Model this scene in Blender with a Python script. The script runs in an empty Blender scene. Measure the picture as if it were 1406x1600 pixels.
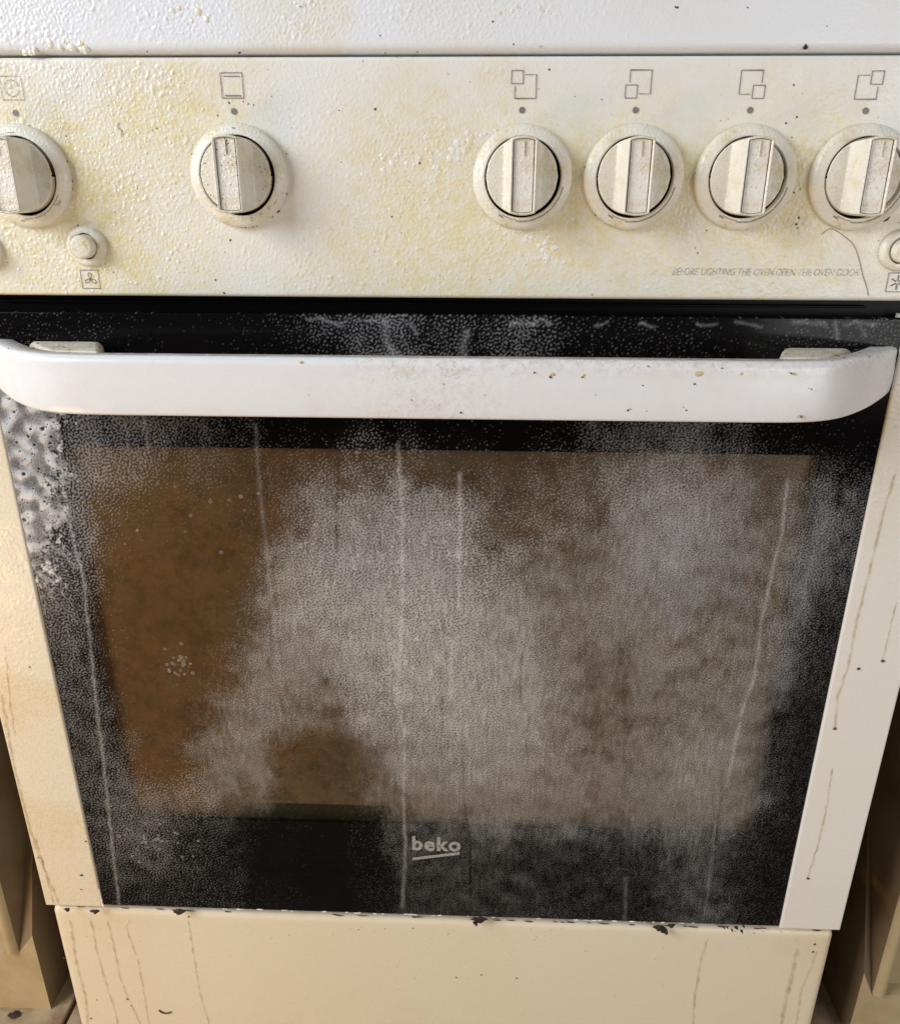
import bpy, math, random
import numpy as np
from mathutils import Vector, Matrix, noise as mnoise

random.seed(4); RNG = np.random.default_rng(4)
scene = bpy.context.scene
C = scene.collection
ZB = 0.145                                   # height of the oven door's lower edge above the floor

# ------------------------------------------------------------------ camera
CX, CD, CZ, YAW, PIT, ROLL, FPX = 0.025032, 0.450058, 0.508006, -0.03506, 0.381533, 0.002419, 1265.57
PW, PH = 1406, 1600
_fw = np.array([math.sin(YAW)*math.cos(PIT), math.cos(YAW)*math.cos(PIT), -math.sin(PIT)])
_r = np.cross(_fw, [0, 0, 1]); _r /= np.linalg.norm(_r); _u = np.cross(_r, _fw)
RT = _r*math.cos(ROLL)+_u*math.sin(ROLL); UP = -_r*math.sin(ROLL)+_u*math.cos(ROLL)
CAM = np.array([CX, -CD, CZ+ZB])
cd = bpy.data.cameras.new('camera'); co = bpy.data.objects.new('camera', cd); C.objects.link(co)
cd.sensor_fit = 'HORIZONTAL'; cd.sensor_width = 36; cd.lens = 36*FPX/PW; cd.clip_start = .01; cd.clip_end = 60
co.matrix_world = Matrix(((RT[0], UP[0], -_fw[0], CAM[0]), (RT[1], UP[1], -_fw[1], CAM[1]), (RT[2], UP[2], -_fw[2], CAM[2]), (0, 0, 0, 1)))
scene.camera = co

# ------------------------------------------------------------------ light
w = bpy.data.worlds.new('World'); scene.world = w; w.use_nodes = True
w.node_tree.nodes['Background'].inputs[0].default_value = (.54, .51, .47, 1)
w.node_tree.nodes['Background'].inputs[1].default_value = .31
def area(name, loc, target, sx, sy, power, color):
    l = bpy.data.lights.new(name, 'AREA'); l.shape = 'RECTANGLE'; l.size = sx; l.size_y = sy; l.energy = power; l.color = color
    o = bpy.data.objects.new(name, l); C.objects.link(o); o.location = loc
    o.rotation_euler = (Vector(target)-Vector(loc)).to_track_quat('-Z', 'Y').to_euler()
area('window_light', (-1.20, -.70, 1.18), (0, 0, .55), .75, .75, 24, (.88, .94, 1))
area('room_fill', (.95, -1.10, .58), (.18, 0, .30), .8, .6, 6.3, (1, .98, .96))  # unseen fill added to brighten the lower right
area('warm_bounce_fill', (-.80, -.58, .08), (.0, 0, .12), .35, .2, 2.7, (1, .60, .20))  # unseen fill added for the warm bounce at the lower left
scene.view_settings.view_transform = 'Standard'; scene.view_settings.look = 'None'
scene.view_settings.exposure = 0; scene.view_settings.gamma = 1

# ------------------------------------------------------------------ helpers
def P(x, y, Y=0.0):
    """a point measured in the photograph, on the upright plane at depth Y"""
    d = _fw*FPX+RT*(x-PW/2)-UP*(y-PH/2)
    return CAM+d*((Y-CAM[1])/d[1])
def PF(x, y, Z=0.0):
    d = _fw*FPX+RT*(x-PW/2)-UP*(y-PH/2)
    return CAM+d*((Z-CAM[2])/d[2])

class MB:
    def __init__(s): s.v = []; s.f = []
    def add(s, vs, fs):
        n = len(s.v); s.v += [tuple(map(float, q)) for q in vs]; s.f += [tuple(i+n for i in f) for f in fs]
    def box(s, x0, x1, y0, y1, z0, z1):
        s.add([(x0,y0,z0),(x1,y0,z0),(x1,y1,z0),(x0,y1,z0),(x0,y0,z1),(x1,y0,z1),(x1,y1,z1),(x0,y1,z1)],
              [(0,3,2,1),(4,5,6,7),(0,1,5,4),(1,2,6,5),(2,3,7,6),(3,0,4,7)])
    def stroke(s, pts, wd, y, closed=False):
        """flat printed line in the XZ plane"""
        p = [np.array(q[:2], float) if len(q) == 2 else np.array((q[0], q[2]), float) for q in pts]; n = len(p)
        L = []; R = []
        for i in range(n):
            a = p[(i-1) % n] if (closed or i > 0) else p[i]; b = p[(i+1) % n] if (closed or i < n-1) else p[i]
            t = b-a; t /= max(1e-9, np.linalg.norm(t)); nn = np.array((-t[1], t[0]))
            k = 1.0
            if closed or 0 < i < n-1:
                t1 = p[i]-a; t1 /= max(1e-9, np.linalg.norm(t1)); n1 = np.array((-t1[1], t1[0])); k = 1/max(.5, nn@n1)
            L.append(p[i]+nn*wd/2*k); R.append(p[i]-nn*wd/2*k)
        vs = [(q[0], y, q[1]) for q in L]+[(q[0], y, q[1]) for q in R]
        m = n if closed else n-1
        s.add(vs, [(i, n+i, n+(i+1) % n, (i+1) % n) for i in range(m)])
    def disc(s, cx, cz, r, y, n=20):
        s.add([(cx+r*math.cos(2*math.pi*i/n), y, cz+r*math.sin(2*math.pi*i/n)) for i in range(n)], [tuple(range(n))])
    def build(s, name, mat, parent=None, smooth=False, bevel=0, seg=2):
        me = bpy.data.meshes.new(name); me.from_pydata(s.v, [], s.f); me.update()
        return link(name, me, mat, parent, smooth, bevel, seg)

def link(name, me, mat, parent=None, smooth=False, bevel=0, seg=2):
    o = bpy.data.objects.new(name, me); C.objects.link(o)
    if mat: me.materials.append(mat)
    if smooth: me.polygons.foreach_set('use_smooth', [True]*len(me.polygons))
    if bevel:
        m = o.modifiers.new('bevel', 'BEVEL'); m.width = bevel; m.segments = seg; m.limit_method = 'ANGLE'; m.angle_limit = .6
        me.polygons.foreach_set('use_smooth', [True]*len(me.polygons))
        wn = o.modifiers.new('wn', 'WEIGHTED_NORMAL'); wn.keep_sharp = False
    if parent: o.parent = parent
    return o
def empty(name, loc=(0, 0, 0), parent=None):
    o = bpy.data.objects.new(name, None); o.empty_display_size = .02; C.objects.link(o); o.location = loc
    if parent: o.parent = parent
    return o
def tag(o, label=None, cat=None, group=None, kind=None):
    if label: o['label'] = label
    if cat: o['category'] = cat
    if group: o['group'] = group
    if kind: o['kind'] = kind
    return o
def lathe(mb, prof, cx, cz, n=64, y0=0.0):
    """profile of (radius, y) turned round the Y axis through (cx, cz)"""
    vs = []; fs = []
    for r, y in prof:
        for i in range(n):
            a = 2*math.pi*i/n; vs.append((cx+r*math.cos(a), y0+y, cz+r*math.sin(a)))
    for j in range(len(prof)-1):
        for i in range(n):
            k = (i+1) % n; fs.append((j*n+i, j*n+k, (j+1)*n+k, (j+1)*n+i))
    if prof[-1][0] > 1e-6: fs.append(tuple((len(prof)-1)*n+i for i in range(n)))
    mb.add(vs, fs)

# value noise on arrays (for the placed stains)
def vnoise(x, z, sc, seed):
    r = np.random.default_rng(seed); T = r.random((64, 64))
    u = x*sc+100; v = z*sc+100; i = np.floor(u).astype(int); j = np.floor(v).astype(int); a = u-i; b = v-j
    a = a*a*(3-2*a); b = b*b*(3-2*b); i %= 64; j %= 64; i1 = (i+1) % 64; j1 = (j+1) % 64
    return (T[i, j]*(1-a)+T[i1, j]*a)*(1-b)+(T[i, j1]*(1-a)+T[i1, j1]*a)*b
def fbm(x, z, sc, seed, o=4):
    s = 0; n = 0
    for k in range(o): s = s+vnoise(x, z, sc*2**k, seed+k)*.5**k; n += .5**k
    return s/n
def _field(X, Z, samples, sig, Y):
    num = np.zeros_like(X); den = np.full_like(X, 1e-12)
    for a, b, v in samples:
        q = P(a, b, Y); sx, sz = sig if isinstance(sig, tuple) else (sig, sig); d2 = (X-q[0])**2+(Z-q[2])**2; w_ = np.exp(-(X-q[0])**2/(2*sx*sx)-(Z-q[2])**2/(2*sz*sz))+1e-6/(1e-4+d2)
        num += w_*v; den += w_
    return num/den
def field(X, Z, samples, sig, Y=0.0, warp=0.004, seed=1):
    """smooth interpolation of hand-read values (px, py, value), solved on a coarse lattice"""
    wx = warp*(.8*band(X, Z, .045, seed+80)+.3*band(X, Z, .016, seed+81)+.1*band(X, Z, .006, seed+82)); wz = warp*(.8*band(X, Z, .045, seed+90)+.3*band(X, Z, .016, seed+91)+.1*band(X, Z, .006, seed+92))
    X = X+wx; Z = Z+wz
    st = .002; x0, z0 = X.min()-.003, Z.min()-.003; nx = int((X.max()-x0)/st)+3; nz = int((Z.max()-z0)/st)+3
    GX, GZ = np.meshgrid(x0+st*np.arange(nx), z0+st*np.arange(nz)); G = _field(GX, GZ, samples, sig, Y)
    u = (X-x0)/st; v = (Z-z0)/st; i = u.astype(int); j = v.astype(int); a = u-i; b = v-j
    return (G[j, i]*(1-a)+G[j, i+1]*a)*(1-b)+(G[j+1, i]*(1-a)+G[j+1, i+1]*a)*b
def lines(X, Z, polys, Y=0.0):
    out = np.zeros_like(X); jx = (vnoise(X*0, Z, 160, 77)-.5)*.0008; jz = (vnoise(X, Z*0, 220, 78)-.5)*.004; gr = .75+.5*fbm(X, Z, 300, 5, 2)
    for pts, wd, amp in polys:
        q = [P(a, b, Y) for a, b in pts]
        for k in range(len(q)-1):
            ax, az = q[k][0], q[k][2]; bx, bz = q[k+1][0], q[k+1][2]; m_ = 3*wd+.002
            s_ = np.nonzero((X > min(ax, bx)-m_) & (X < max(ax, bx)+m_) & (Z > min(az, bz)-m_) & (Z < max(az, bz)+m_))[0]
            if not len(s_): continue
            x_, z_ = X[s_]+jx[s_], Z[s_]+jz[s_]
            t = np.clip(((x_-ax)*(bx-ax)+(z_-az)*(bz-az))/((bx-ax)**2+(bz-az)**2), 0, 1)
            v = amp*np.exp(-(np.hypot(x_-(ax+t*(bx-ax)), z_-(az+t*(bz-az)))/wd)**2)*gr[s_]
            out[s_] = np.where(abs(v) > abs(out[s_]), v, out[s_])
    return out
_band = {}
def band(X, Z, lam, seed, aniso=1.0, q_=.42):
    """isotropic noise whose features all have about the same size lam: the worm and droplet pattern drying liquid leaves"""
    k = (lam, seed, q_)
    if k not in _band:
        N = 1024; st = lam/6.5; f = np.fft.fftfreq(N, st); FX, FZ = np.meshgrid(f, f); fr = np.hypot(FX*aniso, FZ)
        r = np.random.default_rng(seed); g = np.fft.ifft2(np.fft.fft2(r.standard_normal((N, N)))*np.exp(-((fr*lam-1)/q_)**2)).real
        _band[k] = (g/g.std(), st)
    G, st = _band[k]; N = G.shape[0]; u = X/st+5000; v = Z/st+5000; i = np.floor(u).astype(int); j = np.floor(v).astype(int); a = u-i; b = v-j
    i %= N; j %= N; i1 = (i+1) % N; j1 = (j+1) % N
    return (G[j, i]*(1-a)+G[j, i1]*a)*(1-b)+(G[j1, i]*(1-a)+G[j1, i1]*a)*b
def sstep(x, a, b): t = np.clip((x-a)/(b-a), 0, 1); return t*t*(3-2*t)
def beads(X, Z, wet, k=1.0):
    """height of cleaner droplets standing on enamel"""
    g1 = band(X, Z, .0021, 61, 1, .7); g2 = band(X, Z, .0042, 62, 1, .7); g3 = band(X, Z, .0012, 63, 1, .8); m = fbm(X, Z, 60, 64, 3)
    h = .00024*np.sqrt(np.clip(g1-.25, 0, 2)*.5)+.00045*sstep(m, .48, .62)*np.sqrt(np.clip(g2-.7, 0, 2)*.5)+.00006*g3+.00003*g1
    return h*np.clip(wet, 0, 1)*k

def slab(name, x0, x1, z0, z1, yf, yb, mat, parent, rx, rz, r=.002, corner=0.0, attrs=None, dispf=None):
    """board with its front at yf: grid front with rounded arris; attrs = {name: f(X, Z)}"""
    def ticks(a, b, st):
        e = [0, r*.15, r*.4, r*.7, r]
        n = max(2, int((b-a-2*r)/st)); m = list(np.linspace(a+r, b-r, n+1))
        return np.array([a+q for q in e[:-1]]+m+[b-q for q in e[:-1][::-1]])
    xs = ticks(x0, x1, rx); zs = ticks(z0, z1, rz)
    X, Z = np.meshgrid(xs, zs, indexing='xy')
    if corner:
        cx = (x0+x1)/2; hw = (x1-x0)/2; t = np.clip((Z-(z1-corner))/corner, 0, 1)
        k = (hw-corner+corner*np.sqrt(np.maximum(0, 1-t*t)))/hw; X = cx+(X-cx)*k
    def e(d): d = np.clip(d/r, 0, 1); return 1-np.sqrt(np.maximum(0, 1-(1-d)**2))
    Xp, Zp = np.meshgrid(xs, zs, indexing='xy')
    dx = np.minimum(Xp-x0, x1-Xp); dz = np.minimum(Zp-z0, z1-Zp)
    Yy = yf+r*np.maximum(e(dx), e(dz))
    if dispf:
        Yy = Yy-dispf(X.ravel(), Z.ravel()).reshape(X.shape)*np.clip(np.minimum(dx, dz)/(2*r), 0, 1)
    ny, nx = X.shape
    V = np.stack([X, Yy, Z], -1).reshape(-1, 3)
    idx = np.arange(ny*nx).reshape(ny, nx)
    F = np.stack([idx[:-1, :-1], idx[:-1, 1:], idx[1:, 1:], idx[1:, :-1]], -1).reshape(-1, 4)
    ring = list(idx[0, :])+list(idx[1:, -1])+list(idx[-1, :-1][::-1])+list(idx[1:-1, 0][::-1])
    B = V[ring].copy(); B[:, 1] = yb; n0 = len(V); V = np.vstack([V, B]); m = len(ring)
    S = np.array([(ring[i], n0+i, n0+(i+1) % m, ring[(i+1) % m]) for i in range(m)])
    F = np.vstack([F, S])
    me = bpy.data.meshes.new(name); me.vertices.add(len(V)); me.vertices.foreach_set('co', V.ravel())
    me.loops.add(F.size); me.loops.foreach_set('vertex_index', F.ravel().astype(np.int32))
    me.polygons.add(len(F)); me.polygons.foreach_set('loop_start', np.arange(0, F.size, 4, dtype=np.int32))
    me.update(calc_edges=True); me.validate()
    for k, f in (attrs or {}).items():
        a = me.attributes.new(k, 'FLOAT', 'POINT'); a.data.foreach_set('value', np.asarray(f(V[:, 0], V[:, 2]), np.float32))
    return link(name, me, mat, parent, True)

# ------------------------------------------------------------------ materials
class NT:
    def __init__(s, name):
        s.m = bpy.data.materials.new(name); s.m.use_nodes = True; s.t = s.m.node_tree; s.N = s.t.nodes; s.L = s.t.links
        s.b = s.N['Principled BSDF']; s.out = s.N['Material Output']
        s.tc = s.N.new('ShaderNodeTexCoord').outputs['Object']
    def put(s, sock, v):
        if hasattr(v, 'is_linked') or isinstance(v, bpy.types.NodeSocket): s.L.new(v, sock)
        elif isinstance(v, (tuple, list)): sock.default_value = tuple(v)+((1,) if len(v) == 3 and len(sock.default_value) == 4 else ())
        else: sock.default_value = v
    def attr(s, n):
        a = s.N.new('ShaderNodeAttribute'); a.attribute_name = n; return a.outputs['Fac']
    def noise(s, sc, det=3, rough=.55, dist=0, vec=None):
        n = s.N.new('ShaderNodeTexNoise'); s.put(n.inputs['Vector'], vec or s.tc)
        n.inputs['Scale'].default_value = sc; n.inputs['Detail'].default_value = det; n.inputs['Roughness'].default_value = rough; n.inputs['Distortion'].default_value = dist
        return n.outputs['Fac']
    def ncol(s, sc, det=2):
        n = s.N.new('ShaderNodeTexNoise'); s.L.new(s.tc, n.inputs['Vector']); n.inputs['Scale'].default_value = sc; n.inputs['Detail'].default_value = det
        return n.outputs['Color']
    def vor(s, sc, vec=None, feat='F1', rnd=1):
        n = s.N.new('ShaderNodeTexVoronoi'); n.feature = feat; s.put(n.inputs['Vector'], vec or s.tc); n.inputs['Scale'].default_value = sc
        n.inputs['Randomness'].default_value = rnd
        return n.outputs['Distance']
    def math(s, op, a, b=0, c=0):
        n = s.N.new('ShaderNodeMath'); n.operation = op; s.put(n.inputs[0], a); s.put(n.inputs[1], b); s.put(n.inputs[2], c); return n.outputs[0]
    def vmath(s, op, a, b):
        n = s.N.new('ShaderNodeVectorMath'); n.operation = op; s.put(n.inputs[0], a); s.put(n.inputs[1], b); return n.outputs[0]
    def warp(s, sc, amt, det=2):
        c = s.vmath('SUBTRACT', s.ncol(sc, det), (.5, .5, .5)); return s.vmath('ADD', s.tc, s.vmath('MULTIPLY', c, (amt, amt, amt)))
    def ramp(s, v, a, b, lo=0., hi=1., smooth=True):
        n = s.N.new('ShaderNodeMapRange'); n.interpolation_type = 'SMOOTHSTEP' if smooth else 'LINEAR'
        s.put(n.inputs['Value'], v); s.put(n.inputs['From Min'], a); s.put(n.inputs['From Max'], b); s.put(n.inputs['To Min'], lo); s.put(n.inputs['To Max'], hi); return n.outputs[0]
    def mix(s, f, a, b, mode='MIX'):
        n = s.N.new('ShaderNodeMix'); n.data_type = 'RGBA'; n.blend_type = mode; s.put(n.inputs[0], f); s.put(n.inputs[6], a); s.put(n.inputs[7], b); return n.outputs[2]
    def bump(s, h, dist, strength=1, prev=None):
        n = s.N.new('ShaderNodeBump'); n.inputs['Distance'].default_value = dist; s.put(n.inputs['Strength'], strength); s.put(n.inputs['Height'], h)
        if prev: s.L.new(prev, n.inputs['Normal'])
        return n.outputs[0]
    def fin(s, col=None, rough=.5, normal=None, **kw):
        if col is not None: s.put(s.b.inputs['Base Color'], col)
        s.put(s.b.inputs['Roughness'], rough)
        if normal: s.L.new(normal, s.b.inputs['Normal'])
        for k, v in kw.items(): s.put(s.b.inputs[k.replace('_', ' ')], v)
        return s.m

def enamel(name, base=(.82, .815, .80), yel=(.76, .65, .34), attrs=True, bumpk=1.0, spot=.5, even=0.):
    n = NT(name)
    yv = n.attr('yellow') if attrs else n.ramp(n.noise(75, 4, .65), .42, .72, 0, .75)
    blot = n.ramp(n.noise(170, 4, .65), .3, .72)
    fine = n.ramp(n.noise(700, 2), .35, .7)
    yy = n.math('MULTIPLY', yv, n.math('ADD', n.math('MULTIPLY', blot, .6*(1-even)), .5+.25*even))
    yy = n.math('MULTIPLY', yy, n.math('ADD', n.math('MULTIPLY', fine, .5), .65))
    yy = n.math('MINIMUM', yy, .95)
    c = n.mix(yy, base, yel)
    br = n.ramp(n.math('MULTIPLY', n.noise(95, 3, .7), n.math('ADD', yv, .1)), .54, .76, 0, .30*(1-even))
    c = n.mix(br, c, (.52, .34, .10))
    sp = n.math('MULTIPLY', n.ramp(n.vor(260), .02, .045, 1, 0), n.ramp(n.noise(55, 2), .58, .66, 0, spot))
    c = n.mix(sp, c, (.13, .10, .06))
    if attrs: nb = n.bump(n.noise(1100, 1), .00009*bumpk, 1)
    else: nb = n.bump(n.math('ADD', n.noise(620, 2, .5, .5), n.ramp(n.vor(520), .1, .5, .5, 0)), .00032*bumpk, 1)
    return n.fin(c, n.ramp(n.noise(80, 2), .3, .7, .24, .40), nb, Specular_IOR_Level=.5)

M = {}
M['panel'] = enamel('panel_enamel')
M['rim'] = enamel('rim_enamel', (.81, .83, .88), spot=.8)
M['door_white'] = enamel('door_enamel', (.80, .78, .73), (.64, .49, .24), bumpk=.8, even=.8)
M['drawer'] = enamel('drawer_enamel', (.78, .70, .55), (.62, .46, .24), bumpk=.55, spot=.6, even=.8)
M['knob'] = enamel('knob_plastic', (.82, .785, .69), (.62, .50, .24), False, .7, .8)
M['inlay'] = enamel('knob_inlay', (.82, .79, .73), (.62, .47, .24), False, 1.2, 1.0)

def plain(name, col, rough, spec=.5, n=None, **kw):
    n = NT(name)
    return n.fin(n.mix(n.ramp(n.noise(150, 3), .4, .7, 0, .35), col, tuple(q*.75 for q in col)), rough, Specular_IOR_Level=spec, **kw)
M['black'] = plain('black_trim', (.003, .003, .0035), .35, .10)
M['gapdark'] = plain('dark_gap', (.005, .004, .003), .8, .05)
M['body'] = plain('body_side', (.10, .075, .05), .6, .2)
M['hair'] = plain('hair_strand', (.34, .29, .22), .5)
M['crumb'] = plain('burnt_crumb', (.022, .012, .007), .7)
M['speck'] = plain('grime_and_shade', (.10, .065, .03), .6)  # brown grime; also draws the painted shade line round the knob inlays
M['crust'] = plain('grease_crust', (.62, .50, .33), .35)
n = NT('dried_run'); n.fin(n.mix(n.ramp(n.noise(260, 3), .35, .7), (.60, .46, .24), (.42, .28, .12)), .3)
tb = n.N.new('ShaderNodeBsdfTransparent'); ms = n.N.new('ShaderNodeMixShader'); n.put(ms.inputs[0], n.math('MULTIPLY', n.attr('edge'), n.ramp(n.noise(170, 3, .6), .32, .68, .14, .48))); n.L.new(tb.outputs[0], ms.inputs[1]); n.L.new(n.b.outputs[0], ms.inputs[2]); n.L.new(ms.outputs[0], n.out.inputs[0]); M['run'] = n.m
n = NT('droplet'); M['drop'] = n.fin(n.mix(n.ramp(n.noise(200, 3), .4, .7), (.82, .80, .76), (.76, .68, .48)), .15)
n = NT('print_grey'); M['print'] = n.fin((.20, .195, .19), .5)
n = NT('worn_print')
tb = n.N.new('ShaderNodeBsdfTransparent'); ms = n.N.new('ShaderNodeMixShader')
n.b.inputs['Base Color'].default_value = (.30, .28, .24, 1)
n.put(ms.inputs[0], n.ramp(n.noise(1100, 2, .6), .36, .56, .15, .95)); n.L.new(tb.outputs[0], ms.inputs[1]); n.L.new(n.b.outputs[0], ms.inputs[2]); n.L.new(ms.outputs[0], n.out.inputs[0]); M['worn'] = n.m

# handle: glossy white plastic with faint scuffs and brown grease by its upper edge
n = NT('handle_plastic')
sx = n.N.new('ShaderNodeSeparateXYZ'); n.L.new(n.tc, sx.inputs[0])
c = n.mix(n.ramp(n.noise(40, 3), .45, .8, 0, .30), (.80, .80, .82), (.72, .68, .62))
top = n.math('MULTIPLY', n.attr('greasy'), n.ramp(n.noise(230, 4, .65, .8), .44, .62))
c = n.mix(n.math('MULTIPLY', top, .22), c, (.50, .40, .26))
ring = n.math('MULTIPLY', n.math('POWER', n.attr('greasy'), 1.5), n.ramp(n.math('ABSOLUTE', n.math('SUBTRACT', n.noise(105, 3, .6, 1.0), .55)), 0, .024, .5, 0))
c = n.mix(ring, c, (.44, .34, .24))
M['handle'] = n.fin(c, n.ramp(n.noise(90, 3), .4, .7, .22, .36), n.bump(n.noise(260, 3), .0003, n.attr('greasy')))

# inner oven glass, baked-on brown grease
n = NT('baked_grease')
cc = n.mix(n.attr('olive'), (.185, .085, .027), (.185, .145, .092))
cc = n.mix(n.ramp(n.noise(22, 4, .6), .35, .7, 0, .6), cc, (.12, .058, .016))
cc = n.mix(n.ramp(n.noise(14, 3, .6), .5, .68, 0, .55), cc, (.20, .085, .022))
cc = n.mix(n.ramp(n.noise(260, 4, .7), .5, .75, 0, .35), cc, (.23, .14, .06))
cc = n.mix(n.ramp(n.noise(75, 5, .75), .42, .68, 0, .55), cc, (.055, .022, .007))
cc = n.mix(n.ramp(n.vor(120), .03, .07, .8, 0), cc, (.03, .012, .004))
cc = n.mix(n.attr('low_band'), cc, (.022, .020, .008))  # darker band along the lower edge, strongest left of centre
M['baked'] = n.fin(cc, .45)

# front glass: black printed border, clear window, dried cleaner film on its face
n = NT('filmed_glass')
sx = n.N.new('ShaderNodeSeparateXYZ'); n.L.new(n.tc, sx.inputs[0]); X_, Z_ = sx.outputs[0], sx.outputs[2]
ax = n.math('ABSOLUTE', X_)
win = n.math('MULTIPLY', n.ramp(ax, .2205, .2213, 1, 0), n.math('MULTIPLY', n.ramp(Z_, ZB+.0865, ZB+.0873), n.ramp(Z_, ZB+.3662, ZB+.3656)))
blk = n.N.new('ShaderNodeBsdfDiffuse'); blk.inputs['Color'].default_value = (.0035, .003, .0035, 1)
tr = n.N.new('ShaderNodeBsdfTransparent'); tr.inputs['Color'].default_value = (.80, .80, .78, 1)
m1 = n.N.new('ShaderNodeMixShader'); n.L.new(win, m1.inputs[0]); n.L.new(blk.outputs[0], m1.inputs[1]); n.L.new(tr.outputs[0], m1.inputs[2])
gl = n.N.new('ShaderNodeBsdfGlossy'); gl.inputs['Roughness'].default_value = .12; gl.inputs['Color'].default_value = (1, 1, 1, 1)
fr = n.N.new('ShaderNodeFresnel'); fr.inputs['IOR'].default_value = 1.45
m2 = n.N.new('ShaderNodeMixShader'); n.L.new(n.math('MULTIPLY', fr.outputs[0], .30), m2.inputs[0]); n.L.new(m1.outputs[0], m2.inputs[1]); n.L.new(gl.outputs[0], m2.inputs[2])
al = n.attr('film_alpha')
n.put(n.b.inputs['Base Color'], n.mix(n.attr('bright'), n.mix(n.attr('cool'), (.66, .635, .59), (.56, .56, .60)), (.92, .90, .86))); n.b.inputs['Roughness'].default_value = .55
m3 = n.N.new('ShaderNodeMixShader'); n.L.new(al, m3.inputs[0]); n.L.new(m2.outputs[0], m3.inputs[1]); n.L.new(n.b.outputs[0], m3.inputs[2]); n.L.new(m3.outputs[0], n.out.inputs[0])
M['glass'] = n.m

n = NT('cleaner_foam')
n.fin(n.mix(n.ramp(n.noise(160, 3), .35, .65), (.74, .74, .77), (.56, .56, .59)), .35)
tb = n.N.new('ShaderNodeBsdfTransparent'); ms = n.N.new('ShaderNodeMixShader'); n.put(ms.inputs[0], n.attr('thick')); n.L.new(tb.outputs[0], ms.inputs[1]); n.L.new(n.b.outputs[0], ms.inputs[2]); n.L.new(ms.outputs[0], n.out.inputs[0]); M['foam'] = n.m
n = NT('logo_print'); M['logo'] = n.fin(n.mix(n.ramp(n.noise(700, 3), .4, .62), (.40, .38, .37), (.24, .225, .22)), .5)
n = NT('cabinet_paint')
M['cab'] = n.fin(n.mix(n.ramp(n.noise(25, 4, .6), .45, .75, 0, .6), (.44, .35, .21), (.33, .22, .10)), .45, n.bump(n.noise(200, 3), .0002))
n = NT('cabinet_side_shaded')
M['cab_shaded'] = n.fin(n.mix(n.ramp(n.noise(18, 4, .6), .4, .75), (.19, .140, .082), (.15, .085, .040)), .5)  # cabinet paint again, darker: the side's shade is put into the colour
n = NT('floor_tile')
M['tile'] = n.fin(n.mix(n.ramp(n.noise(30, 5, .7), .4, .65), (.40, .31, .20), (.24, .15, .08)), .45, n.bump(n.noise(120, 3), .0004))
n = NT('grout'); M['grout'] = n.fin((.12, .055, .02), .8)

# ------------------------------------------------------------------ floor (setting)
fm = MB(); fm.add([(-3, -3, -.004), (3, -3, -.004), (3, 2, -.004), (-3, 2, -.004)], [(0, 1, 2, 3)])
floor = tag(fm.build('floor', M['grout']), kind='structure')
gq = PF(112, 1575); ts = .30; gap = .004
tm = None
for i in range(-4, 5):
    for j in range(-5, 3):
        if j == -5 and abs(i) > 3: continue
        if tm is None:
            b = MB(); b.box(0, ts-gap, 0, ts-gap, -.006, 0); o = b.build('floor_tile', M['tile'], floor, bevel=.0015); tm = o
        else:
            o = tm.copy(); C.objects.link(o); o.parent = floor
        o.location = (gq[0]+gap/2+i*ts, .12+j*ts, 0)

# ------------------------------------------------------------------ cooker
cooker = tag(empty('cooker', (0, .3, 0)), 'grimy white freestanding cooker with yellow grease, six round knobs and a film-streaked oven door', 'cooker')
def up(o):                                     # keep world coordinates although the base is at (0, .3, 0)
    o.location = Vector(o.location)-Vector((0, .3, 0)); return o

bb = MB(); bb.box(-.296, .296, .030, .60, .02, ZB+.565); body = up(bb.build('cooker_body', M['body'], cooker, bevel=.002))
bb = MB(); bb.box(-.2955, .2955, .012, .0295, ZB+.40, ZB+.4745); up(bb.build('door_recess', M['black'], cooker, bevel=.002))
# faint lip in the recess above the door
bb = MB(); bb.box(-.245, .235, .008, .0118, ZB+.4475, ZB+.4487); up(bb.build('recess_lip', M['black'], cooker, bevel=.0004))

rimY = [(60,10,.02),(60,60,.03),(300,40,.0),(480,3,.6),(460,8,.2),(700,3,.2),(800,8,.06),(900,20,.04),(600,60,0),(1000,60,0),(1300,50,0),(1000,5,.2),(1400,5,.1)]
rimW = [(0,50,1),(100,40,1),(300,50,.9),(450,50,.95),(600,50,.8),(720,50,.7),(800,30,.5),(850,60,.25),(950,20,.5),(950,60,.1),(1100,50,.06),(1400,50,.06),(1100,5,.2),(200,82,.3),(600,82,.2),(400,5,.5)]
slab('hob_rim', -.2985, .2985, ZB+.5686, ZB+.600, -.004, .03, M['rim'], cooker, .00055, .00055, .004, attrs={
    'yellow': lambda X, Z: field(X, Z, rimY, .010)}, dispf=lambda X, Z: beads(X, Z, field(X, Z, rimW, .012), 1.1))
up(bpy.data.objects['hob_rim'])
bb = MB(); bb.box(-.2985, .2985, .0301, .60, ZB+.566, ZB+.5995); up(bb.build('hob_top', M['rim'], cooker, bevel=.003))

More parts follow.
